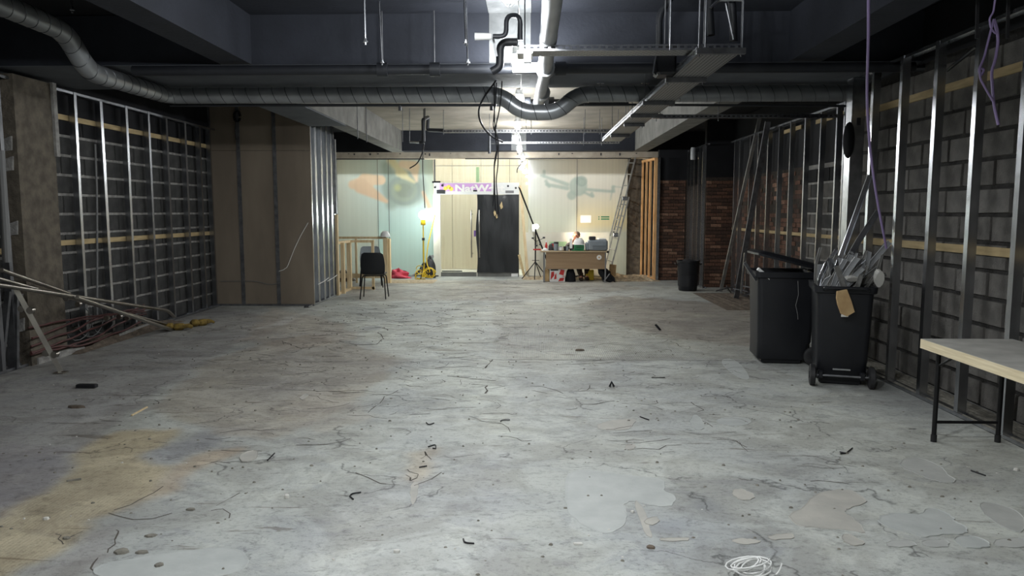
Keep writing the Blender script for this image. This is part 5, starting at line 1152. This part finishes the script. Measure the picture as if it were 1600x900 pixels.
for px, mat, lab in ((882.5, 'dark', 'dark mug right of the small grey box on the desk'), (886.5, 'greyp', 'pale grey mug right of the dark mug on the desk')):
    p = ony(px, 385, DY + .12); t = thing('mug', lab, 'mug', (p.x, DY + .12, top)); MB().lathe([(.03, .001), (.034, .01), (.034, .1), (.028, .1), (.027, .02)], (p.x, DY + .12, top), 14).build('cup', M[mat], t, True); MB().tube([(p.x + .032, DY + .12, top + .08), (p.x + .055, DY + .12, top + .07), (p.x + .055, DY + .12, top + .04), (p.x + .032, DY + .12, top + .03)], .006, 6).build('handle', M[mat], t, True)
p = ony(892, 384, DY + .3); tag(MB().box(p.x - .03, DY + .3, top + .001, p.x + .035, DY + .31, ony(892, 372.5, DY + .3).z).build('standing_paper', M['paper']), 'white sheet standing upright on the desk before the seated person', 'paper')
tag(MB().bbox(ony(890, 388, DY + .14).x, DY + .14, top + .001, ony(896.5, 388, DY + .14).x, DY + .25, top + .05, .01).build('black_wallet', M['plastic']), 'low black case lying on the desk below the white sheet', 'case')
tr, a, c, zz = dbox(893.5, 391, 914.5, .3, 'green', 'green_tray', 'flat green tray lying at the middle of the desk', 'tray', DY + .02, .008); 
gb, a, c, z2 = dbox(897.5, 382.5, 913, .2, 'green', 'first_aid_box', 'dark green box standing on the green tray', 'box', DY + .06, z=zz); MB().tube([(a + .05, DY + .05, z2 - .03), (a + .05, DY + .03, z2 - .05), (c - .05, DY + .03, z2 - .05), (c - .05, DY + .05, z2 - .03)], .006, 6).build('handle', M['dark'], gb)
hard_hat('white hard hat resting on the dark green box on the desk', ((a + c)/2 + .0, DY + .19, z2 + .001), 2.2, 1.0)
pr = thing('printer', 'bulky grey printer on the right end of the desk', 'printer', (dx_(933), DY + .3, top)); a, c = ony(915, 380, DY + .1), ony(950, 375, DY + .1)
MB().bbox(a.x + .06, DY + .1, top + .001, c.x, DY + .55, c.z, .03).build('printer_body', M['greyp'], pr); MB().bbox(a.x, DY + .12, top + .001, a.x + .08, DY + .5, c.z - .06, .02).build('side_unit', M['greyp'], pr)
MB().box(a.x + .16, DY + .09, top + .015, c.x - .05, DY + .1, top + .13).build('paper_tray', M['greyp2'], pr); MB().box(a.x + .16, DY + .085, top + .12, c.x - .05, DY + .1, top + .135).build('tray_lip', M['greyp'], pr); MB().bbox(a.x + .3, DY + .15, c.z, c.x - .03, DY + .5, c.z + .03, .01).build('scanner_lid', M['white'], pr)
r, a, c, zz = dbox(920.5, 369.5, 931, .15, 'dark', 'black_box', 'small black box on top of the grey printer', 'box', DY + .12, z=ony(915, 375, DY + .1).z); 
tag(MB().bbox(dx_(948), DY + .1, top - .05, dx_(952), DY + .25, top - .002, .006).build('desk_bracket', M['plastic']), 'black clip on the right end of the desk', 'clip')
# under the desk
def fbox(px0, py0, px1, y, dep, mat, name, lab, cat): a, c = ony(px0, py0, y), ony(px1, py0, y); r = thing(name, lab, cat, ((a.x+c.x)/2, y, 0)); MB().bbox(a.x, y, .001, c.x, y + dep, a.z, .008).build('body', M[mat], r); return r, a, c
fbox(850.5, 422, 858.5, DY + .2, .3, 'card', 'cardboard_box', 'orange brown cardboard box under the left end of the desk', 'box')
r, a, c = fbox(859, 420, 883, DY + .05, .3, 'white', 'printed_carton', 'white and red printed carton under the desk', 'carton'); y = DY + .048; w = c.x - a.x
mb = MB()
for poly in ([(.05,.15),(.3,.5),(.28,.8),(.1,.75)], [(.28,.2),(.45,.25),(.42,.7),(.33,.5)], [(.6,.6),(.9,.5),(.97,.9),(.72,.95)], [(.55,.05),(.9,.1),(.95,.35),(.66,.3)], [(.75,.42),(.95,.4),(.95,.48)]):
    mb.prism([(a.x + u*w, v*a.z) for u, v in poly], .003, Matrix(((1,0,0,0),(0,0,-1,y+.003),(0,1,0,0),(0,0,0,1))))
mb.build('carton_print', M['red'], r, kind='stuff'); MB().box(a.x + .02, y, a.z*.86, a.x + w*.55, y + .004, a.z*.97).build('print_band', M['dark'], r)
crumple((ony(891.5, 430, DY + .15).x, DY + .2, 0), .12, .15, .34, 'cloth', 'black_rucksack', 'black rucksack standing under the middle of the desk', 'bag', seed=11, amp=.12)
r, a, c = fbox(915.5, 422, 928, DY + .55, .25, 'yellow', 'yellow_tub', 'yellow tub on the floor behind the desk', 'tub'); MB().box(a.x + .05, DY + .545, .02, a.x + .07, DY + .55, a.z - .03).build('rib', M['yellow'], r); MB().box(c.x - .07, DY + .545, .02, c.x - .05, DY + .55, a.z - .03).build('rib', M['yellow'], r)
p = ony(950, 430, DY + .1)
def jk(u, v): 
    b = v*1.4; return (p.x - .12 + .30*u - .16*v*(1-u) - .12*v*u + .015*math.sin(9*v+4*u), DY + .12 + .04*math.sin(u*9+v*5) - .1*(1-v), .012 + .40*v*(1-.55*abs(u-.25)) + .01*math.sin(u*11))
tag(MB().grid(jk, 14, 14).build('black_jacket', M['cloth'], None, True), 'black jacket slumped at the right foot of the desk', 'jacket')
tag(MB().tube(wob([(p.x - .1, DY - .02, .02), (p.x - .05, DY - .03, .1), (p.x + .02, DY - .02, .2)], .01), .012, 6).build('pale_strap', M['greycab'], None, True), 'pale strap curling over the black jacket', 'strap')
tag(MB().bar((ony(956, 432, 17.3).x, 17.3, .02), (ony(958, 405, 17.4).x, 17.4, .36), .16, .03, (0, 1, 0)).build('cardboard_sheet', M['card']), 'brown cardboard sheet propped behind the black jacket', 'cardboard')
# pale plaster debris along the back
def pile(x0, x1, y0, y1, h, mat, name, lab, seed, n=40):
    r = random.Random(seed); ph = [(r.uniform(2, 9), r.uniform(2, 9), r.uniform(0, 6)) for _ in range(8)]
    def fn(u, v): 
        e = math.sin(math.pi*u)**.5 * math.sin(math.pi*v)**.5 if 0 < u < 1 and 0 < v < 1 else 0; k = .5 + .5*sum(math.sin(p*u*6 + q_*v*3 + s) for p, q_, s in ph)/4
        return (x0 + (x1-x0)*u, y0 + (y1-y0)*v, .002 + h*e*max(k, .05))
    return tag(MB().grid(fn, n*2, n//2).build(name, M[mat], None, True), lab, 'debris', kind='stuff')
pile(1.7, 3.0, 17.0, 18.2, .14, 'dust', 'plaster_debris', 'pale plaster debris heaped in front of the dark column', 2); pile(-.2, 1.75, 17.3, 18.2, .07, 'dust', 'plaster_debris', 'pale dusty debris strewn behind the desk', 3)
pile(-5.40, -5.08, 8.05, 10.6, .10, 'rubble', 'rubble', 'brown rubble heaped along the foot of the left wall', 5, 60); pile(3.35, 3.7, 4.7, 8.4, .03, 'stone', 'rubble', 'grey dusty rubble along the foot of the near right wall', 6, 60); pile(3.2, 4.2, 12.0, 14.6, .05, 'rubble', 'rubble', 'brown dusty rubble below the far right studs', 8)
pile(-3.3, -2.2, 16.4, 17.3, .012, 'dust', 'dust', 'grey dust spread before the stair rail corner', 9)

# ================================================================== PERSON behind the desk
def skinned(name, pts, edges, mat, parent, sub=2):
    # pts: (x, y, z, r); one continuous skin grown over the joints
    me = bpy.data.meshes.new(name); me.from_pydata([p[:3] for p in pts], edges, []); me.update(); o = bpy.data.objects.new(name, me); C.objects.link(o); o.parent = parent; o.matrix_parent_inverse = pinv(parent)
    m = o.modifiers.new('skin', 'SKIN'); m.use_smooth_shade = True
    for v, p in zip(me.skin_vertices[0].data, pts): v.radius = (p[3], p[4] if len(p) > 4 else p[3])
    me.skin_vertices[0].data[0].use_root = True; s = o.modifiers.new('sub', 'SUBSURF'); s.levels = sub; s.render_levels = sub
    me.materials.append(mat); return o
hx = ony(900.5, 368, 17.62); px_, py_ = hx.x, 17.62; zh = hx.z - .02
pe = thing('person', 'person with short hair and black top sitting hunched behind the desk', 'person', (px_ + .06, 17.75, 0))
sh = zh - .22
B = [(px_ + .12, py_ + .2, .46, .12, .15), (px_ + .1, py_ + .13, .66, .115, .145), (px_ + .06, py_ + .06, sh, .1, .14), (px_ + .02, py_, sh + .09, .05), (px_, py_ - .01, zh - .08, .052), (px_, py_ - .01, zh + .0, .075, .085), (px_ + .01, py_ + .01, zh + .055, .07, .078), (px_ + .01, py_ + .01, zh + .09, .035),
     (px_ - .13, py_ + .02, sh - .02, .055), (px_ - .24, py_ - .12, top + .06, .042), (px_ - .12, py_ - .22, zh - .14, .032), (px_ - .075, py_ - .17, zh - .07, .026),
     (px_ + .22, py_ + .06, sh - .02, .055), (px_ + .27, py_ - .06, top + .08, .042), (px_ + .14, py_ - .22, top + .045, .032), (px_ + .07, py_ - .26, top + .04, .026),
     (px_ + .05, py_ - .05, .47, .085), (px_ - .0, py_ - .32, .47, .065), (px_ + .09, py_ - .42, .1, .042), (px_ + .09, py_ - .52, .05, .038),
     (px_ + .22, py_ - .05, .47, .085), (px_ + .24, py_ - .3, .47, .065), (px_ + .24, py_ - .26, .1, .042), (px_ + .24, py_ - .36, .05, .038)]
E_ = [(0,1),(1,2),(2,3),(3,4),(4,5),(5,6),(6,7),(2,8),(8,9),(9,10),(10,11),(2,12),(12,13),(13,14),(14,15),(0,16),(16,17),(17,18),(18,19),(0,20),(20,21),(21,22),(22,23)]
skinned('body', B, E_, M['skin'], pe)
tp = lambda i, k=.012: (*B[i][:3], *(r + k for r in B[i][3:]))
ji = [0, 1, 2, 8, 9, 10, 12, 13, 14]; mp = {v: n for n, v in enumerate(ji)}
skinned('jacket', [tp(i, .016) for i in ji], [(mp[a], mp[b]) for a, b in E_ if a in mp and b in mp], M['cloth'], pe)
ti = [0, 16, 17, 18, 20, 21, 22]; mp = {v: n for n, v in enumerate(ti)}
skinned('trousers', [tp(i, .018) for i in ti], [(mp[a], mp[b]) for a, b in E_ if a in mp and b in mp], M['trous'], pe)
for i in (18, 22): x, y, z = B[i][:3]; MB().bbox(x - .05, y - .17, .002, x + .05, y + .07, .075, .02).build('boot', M['trous'], pe, True); MB().lathe([(.055, .06), (.055, .18)], (x, y, 0), 12).build('boot_shaft', M['trous'], pe, True)
MB().ball((px_ + .012, py_ + .025, zh + .045), .088, 16, (.95, 1.0, .85)).build('hair', M['hair'], pe, True)
for s in (-1, 1): MB().ball((px_ + s*.084, py_ + .01, zh + .0), .022, 8, (.5, .8, 1.2)).build('ear', M['skin'], pe, True); MB().ball((px_ - .03 + s*.032, py_ - .083, zh + .012), .009, 8).build('eye', M['dark'], pe, True)
MB().loft([[(px_ - .042, py_ - .08, zh + .012), (px_ - .024, py_ - .08, zh + .012), (px_ - .033, py_ - .075, zh + .02)], [(px_ - .05, py_ - .095, zh - .025), (px_ - .018, py_ - .095, zh - .025), (px_ - .034, py_ - .112, zh - .015)]]).build('nose', M['skin'], pe, True)
MB().bar((px_ - .055, py_ - .082, zh - .048), (px_ - .012, py_ - .084, zh - .048), .006, .01).build('mouth', mk('lips', (150, 84, 76), None), pe)
# hands: palm, four fingers and a thumb each, left one against the face
for (cx, cy, cz, u, f, nm) in ((px_ - .072, py_ - .165, zh - .065, Vector((.25, .45, .85)), Vector((.7, .4, -.2)), 'hand'), (px_ + .05, py_ - .27, top + .03, Vector((-.9, -.3, -.05)), Vector((.2, -.6, -.2)), 'hand')):
    u.normalize(); f = (f - u*f.dot(u)).normalized(); w = u.cross(f); c0 = Vector((cx, cy, cz)); mb = MB()
    mb.tube([c0 - u*.02, c0 + u*.03, c0 + u*.07], [.022, .03, .026], 8)
    for k, ln in enumerate((.062, .072, .068, .05)):
        b0 = c0 + u*.065 + w*(-.028 + .0187*k); mb.tube([b0, b0 + u*ln*.45 + f*.006, b0 + u*ln*.75 + f*.02, b0 + u*ln*.85 + f*.035], [.0095, .009, .008, .007], 6)
    b0 = c0 + u*.02 - w*.028; mb.tube([b0, b0 + u*.025 - w*.018 + f*.01, b0 + u*.055 - w*.016 + f*.025], [.011, .01, .008], 6)
    mb.build(nm, M['skin'], pe, True)
cs = thing('office_stool', 'dark seat under the person behind the desk', 'stool', (px_ + .14, 17.85, 0)); local(cs, 'seat', MB().lathe([(.17, .30), (.2, .31), (.2, .345), (.17, .35)], n=20), M['dark'], True); local(cs, 'pole', MB().lathe([(.025, .04), (.025, .30)], n=10), M['blacksteel'], True)
for a in range(5): local(cs, 'leg', MB().tube([(0, 0, .06), (.24*math.cos(a*1.257), .24*math.sin(a*1.257), .03)], .016, 6), M['blacksteel'], True)

# ================================================================== LEFT: HANDRAIL LENGTHS, GLOVES, CABLES
def rail(label, a, b, r=.024, clamps=(), tail=None):
    a, b = Vector(a), Vector(b); t = thing('steel_handrail', label, 'handrail', a); pts = [a, b] + ([Vector(tail)] if tail is not None else [])
    MB().tube(fillet(pts, .08) if tail is not None else pts, r, 12).build('tube', M['stain'], t, True); u = (b-a).normalized()
    n = u.cross(Vector((1, .3, .1))).normalized()
    for k, s in clamps:
        c0 = a.lerp(b, k) + n*s*.04; MB().tube([c0 - n*.015, c0 + n*.05*s], .03, 14).build('glass_clamp', M['stain'], t, True)
    return t
LX = -4.9
rail('upper stainless handrail tube slanting down behind the others by the column', onx(2, 422, -5.05), onx(108, 459, -5.08), .022)
rail('long stainless handrail tube with a bent end reaching furthest along the left wall', onx(-30, 441, -4.85), onx(262, 485, -5.0) , .022, tail=onx(272, 495, -5.0))
rail('stainless handrail tube sloping down to the yellow gloves', onx(120, 465, -4.85), onx(270, 516, -4.85), .024)
rail('thinner stainless tube beside the one at the yellow gloves', onx(-30, 428, -4.95), onx(272, 510, -4.92), .018)
hp = thing('handrail_post', 'stainless post with round glass clamps leaning to the floor by the column', 'post', onz(95, 582))
a, b = onx(25, 452, -4.95), onz(95, 580, .02); MB().bar(a, b, .045, .045).build('post_tube', M['stain'], hp); u = (b-a).normalized(); n = u.cross(Vector((0, 1, 0))).normalized()
for k in (.24, .78):
    for s in (-1, 1): c0 = a.lerp(b, k) + n*s*.035 + u*.02*s; MB().tube([c0 - Vector((0, .03, 0)), c0 + Vector((0, .015, 0))], .032, 14).build('glass_clamp', M['stain'], hp, True)
MB().bbox(b.x - .05, b.y - .05, 0, b.x + .05, b.y + .05, .014, .004).build('foot_plate', M['stain'], hp)
dm = [(104, 466), (122.5, 475.5), (167, 497), (187, 495), (199, 497)]
for i, (px, py) in enumerate(dm):
    c0 = onx(px, py, -4.95); o = MB().tube([c0 - Vector((0, .02, 0)), c0 + Vector((0, .02, 0))], .03, 14).build('glass_clamp', M['stain'], None, True); tag(o, f'round glass clamp hanging under the sloping handrail tubes, number {["one","two","three","four","five"][i]} from the column', 'clamp')
lm = leaning
leaning('dull metal channel leaning beside the column at the left picture edge', 2, 565, 7.1, 13, 455, 7.2, .05, 'galvd')
leaning('short metal stud stub standing before the stained column with a slot', 21, 576, 7.24, 21, 460, 7.3, .1, 'galvd')
tag(MB().tube([ony(2, 235, 7.0), ony(12, 410, 7.0)], .03, 8).build('grey_pipe', M['greycab'], None, True), 'grey pipe running upright at the left picture edge', 'pipe')
gl = onz(290, 514)
def glove(name, label, c, rz):
    g = thing(name, label, 'glove', c, rz=rz); local(g, 'palm', MB().bbox(-.06, -.05, .002, .06, .05, .05, .018), M['glove'], True); local(g, 'cuff', MB().bbox(-.15, -.055, .004, -.05, .055, .055, .02), M['glove'], True)
    for k in range(4): local(g, 'finger', MB().tube([(.05, -.037 + .025*k, .026), (.10, -.04 + .027*k, .032), (.14, -.042 + .028*k, .02)], [.014, .013, .009], 8), M['glove'], True)
    local(g, 'thumb', MB().tube([(-.01, .045, .026), (.03, .085, .03), (.06, .095, .02)], [.015, .014, .01], 8), M['glove'], True); return g
glove('work_glove', 'dirty yellow work glove nearest the handrail tube ends', (gl.x - .04, gl.y - .1, 0), .3).scale = (1.2, 1.2, 1.8); glove('work_glove', 'dirty yellow work glove further along the left floor', (gl.x + .1, gl.y + .3, 0), .9).scale = (1.1, 1.1, 1.8)
tag(MB().bbox(gl.x - .2, gl.y - .12, .002, gl.x - .06, gl.y + .12, .05, .02).build('rubble_chunk', M['rubble']), 'brown rubble chunk left of the yellow gloves', 'rubble')
for i in range(6):
    z = .12 + .05*i; pts = [(-5.15 + random.uniform(-.02, .02), y, z + .05*math.sin(y*2+i) + .06*(y-8.1)*.3 + random.uniform(-.02, .02)) for y in np.linspace(7.35, 9.6, 14)]
    tag(MB().tube(fillet(pts, .1, 2), .011, 6).build('red_cable', M['redcab'], None, True), 'dull red cable in the bundle running low past the column', 'cable', 'red cables along the left wall')
for i in range(3):
    pts = [(-5.24, 8.3 + .25*i + .25*math.cos(a), .32 + .2*math.sin(a)) for a in np.linspace(2.8, 7.2, 12)]; tag(MB().tube(pts, .006, 5).build('grey_cable', M['greycab'], None, True), 'thin grey cable looping low before the left block wall', 'cable', 'grey cable loops on the left')
tag(MB().tube(wob([onx(149, 225, -5.36), onx(151, 300, -5.36), onx(152, 400, -5.36), onx(151, 500, -5.36)], .01), .012, 6).build('grey_cable', M['greycab'], None, True), 'grey cable hanging upright between the first left studs', 'cable')
tag(MB().bar(onx(185, 524, -5.2), onx(232, 508, -5.2), .03, .05).build('floor_batten', M['mortar']), 'pale length of track lying along the left wall foot', 'track')

# ================================================================== FLOOR DEBRIS
def hook(px, label, r=.0042, z=.006):
    pts = [onz(*p, z) for p in px]; tag(MB().tube(fillet(pts, .05, 4), r, 6).build('cable_tie_offcut', M['cableb'], None, True), label, 'cable tie')
hook([(564, 769), (550, 771), (546, 775), (552, 780)], 'hooked black cable tie offcut on the floor left of centre, near')
hook([(724, 842), (726, 848), (741, 849)], 'bent black cable tie offcut at the bottom centre of the floor')
hook([(669, 698), (681, 694), (681, 701), (676, 700)], 'small hooked black cable tie near the worn beige spot')
hook([(666, 660), (670, 664), (678, 661)], 'curved black cable tie above the worn beige spot')
hook([(782, 658), (785, 656), (797, 656)], 'black cable tie lying right of the centre line')
hook([(1313, 709), (1322, 708), (1332, 700)], 'forked black cable tie lying left of the trestle table')
hook([(1312, 706), (1322, 708)], 'short prong of black tie beside the forked cable tie')
hook([(1000, 651), (1014, 656)], 'straight black cable tie before the bins')
hook([(1517, 735), (1540, 743)], 'thin black cable tie below the trestle table legs')
hook([(418, 719), (429, 708)], 'straight black cable tie on the left floor near the white flake')
hook([(1018, 590), (1039, 590)], 'thin black tie with a ring end on the right floor')
hook([(655, 730), (667, 728)], 'stub of black tie on the worn beige spot')
p = onz(956, 606); tag(MB().tube([p + Vector((-.02, 0, .01)), p + Vector((0, .02, .05)), p + Vector((.02, 0, .01))], .012, 6).build('black_clip', M['plastic'], None, True), 'small black clip standing on the floor before the bins', 'clip')
p = onz(1032, 516); t = tag(MB().bar(p, p + Vector((-.06, .05, .07)), .035, .015).build('black_offcut', M['plastic']), 'black offcut tilted up in the brown strip of floor', 'offcut')
p = onz(136, 606); tag(MB().bbox(p.x - .09, p.y - .03, .001, p.x + .09, p.y + .03, .035, .006).build('black_block', M['plastic']), 'black plastic block lying on the left floor below the steel post', 'block')
def chip(px, py, w, d, h, mat, label, name='stone_chip', cat='stone'):
    p = onz(px, py); n = 7; r = random.Random(int(px)); q = [(p.x + w*random.uniform(.7, 1.1)*math.cos(a), p.y + d*random.uniform(.7, 1.1)*math.sin(a)) for a in np.arange(n)*6.2832/n]
    tag(MB().loft([[(x, y, .0005) for x, y in q], [(p.x + (x-p.x)*.9, p.y + (y-p.y)*.9, h*.8) for x, y in q], [(p.x + (x-p.x)*.6, p.y + (y-p.y)*.6, h) for x, y in q]]).build(name, M[mat]), label, cat)
chip(190, 863, .04, .03, 0.013, 'stone', 'largest flat stone chip of the group at the lower left'); chip(221, 864, .034, .018, 0.011, 'stone', 'flat stone chip right of the largest one, lower left'); chip(249, 884, .022, .022, 0.012, 'stone', 'small square stone chip nearest the bottom left')
chip(236, 838, .034, .018, 0.010, 'stone', 'flat stone chip above the lower left group'); chip(298, 797, .03, .016, 0.011, 'stone', 'dark wedge of stone by the left floor crack'); chip(1017, 856, .026, .02, .01, 'rubble', 'brown flat pebble at the bottom right of centre')
chip(104, 842, .024, .014, 0.012, 'stone', 'rough stone crumb left of the largest chip')
chip(448, 778, .018, .016, .02, 'plasterbit', 'white plaster chip left of the hooked tie', 'plaster_chip', 'plaster'); chip(904, 851, .03, .012, .01, 'plasterbit', 'long white plaster chip at the bottom centre right', 'plaster_chip', 'plaster'); chip(988, 801, .012, .01, .012, 'plasterbit', 'small white chip beside the big pale patch', 'plaster_chip', 'plaster')
chip(620, 863, .02, .012, .014, 'plasterbit', 'white chip lying left of the bottom cable tie', 'plaster_chip', 'plaster'); chip(72, 812, .018, .012, .014, 'plasterbit', 'white chip at the far left on the yellow floor', 'plaster_chip', 'plaster')
chip(118, 637, .08, .03, .02, 'rubble', 'reddish brown splinter of debris on the left floor', 'debris_splinter', 'debris'); chip(1588, 735, .02, .014, .016, 'plasterbit', 'white chip at the right edge under the table', 'plaster_chip', 'plaster'); chip(905, 548, .06, .04, .02, 'rubble', 'brown crumbled lump near the combed adhesive', 'debris_splinter', 'debris')
p, q = onz(206, 650), onz(230, 637); tag(MB().bar(p + Vector((0,0,.006)), q + Vector((0,0,.006)), .012, .01).build('pale_stick', M['timber']), 'thin pale stick lying on the left floor', 'stick')
p, q = onz(104, 753), onz(127, 750); tag(MB().bar(p + Vector((0,0,.006)), q + Vector((0,0,.006)), .01, .01).build('grey_stick', M['stone']), 'short grey stick on the yellowish floor at lower left', 'stick')
# white coil of wire at the bottom edge
c0 = onz(1172, 900); wc = MB()
pts = []
for k in range(90):
    a = k*.42; r = .055 + .018*math.sin(k*.31); pts.append((c0.x + r*1.25*math.cos(a) + .018*math.sin(k*.07), c0.y + .0 + r*.75*math.sin(a), .012 + .028*(1 + math.sin(a + k*.02))*.7 + .0004*k))
wc.tube(pts, .0035, 6); tag(wc.build('wire_coil', M['whitecab'], None, True), 'loose coil of white wire at the bottom edge of the floor', 'wire')
tag(MB().tube(fillet([onz(1203, 899, .01), onz(1212, 899, .008), onz(1218, 892, .02), onz(1222, 880, .05)], .03), .0035, 6).build('wire_end', M['whitecab'], None, True), 'curled white wire end right of the white coil', 'wire')
import OpenImageIO as oiio, sys, numpy as np
b=oiio.ImageBuf('/workdir/render_main.png'); a=b.get_pixels(oiio.UINT8); h,w=a.shape[:2]; s=w/1600
for n,x,y in [('floor bot c',800,850),('floor c',800,600),('floor mid',700,500),('floor far',700,446),('floor L',100,620),('floor LL',60,760),('floor R',1500,750),('floor 1100,650',1100,650),('brown',1080,500),('Lwall block',100,290),('partition',410,300),('ceil navy',480,50),('ceil strip',790,12),('crossbeam soffit',600,125),('far ceil',700,190),('farbeam',700,222),('Lpanel',560,350),('Lpanel2',630,400),('cream door',715,380),('transom',720,265),('Rpanel',860,330),('Rpanel2',940,300),('desk',900,408),('Rblock',1560,300),('Rblock2',1480,430),('bin',1320,530),('tabletop',1530,545),('brick',1045,350),('Rbeam',1300,30),('Lbeam',280,40),('duct',600,153),('column',60,300),('farLbeam',560,190),('black sheet',780,370),('timber',1015,350)]:
    x0,y0=int((x-5)*s),int((y-4)*s); p=a[y0:y0+int(8*s)+1,x0:x0+int(10*s)+1,:3].reshape(-1,3).mean(0); print(f'{n:18s}',p.astype(int))
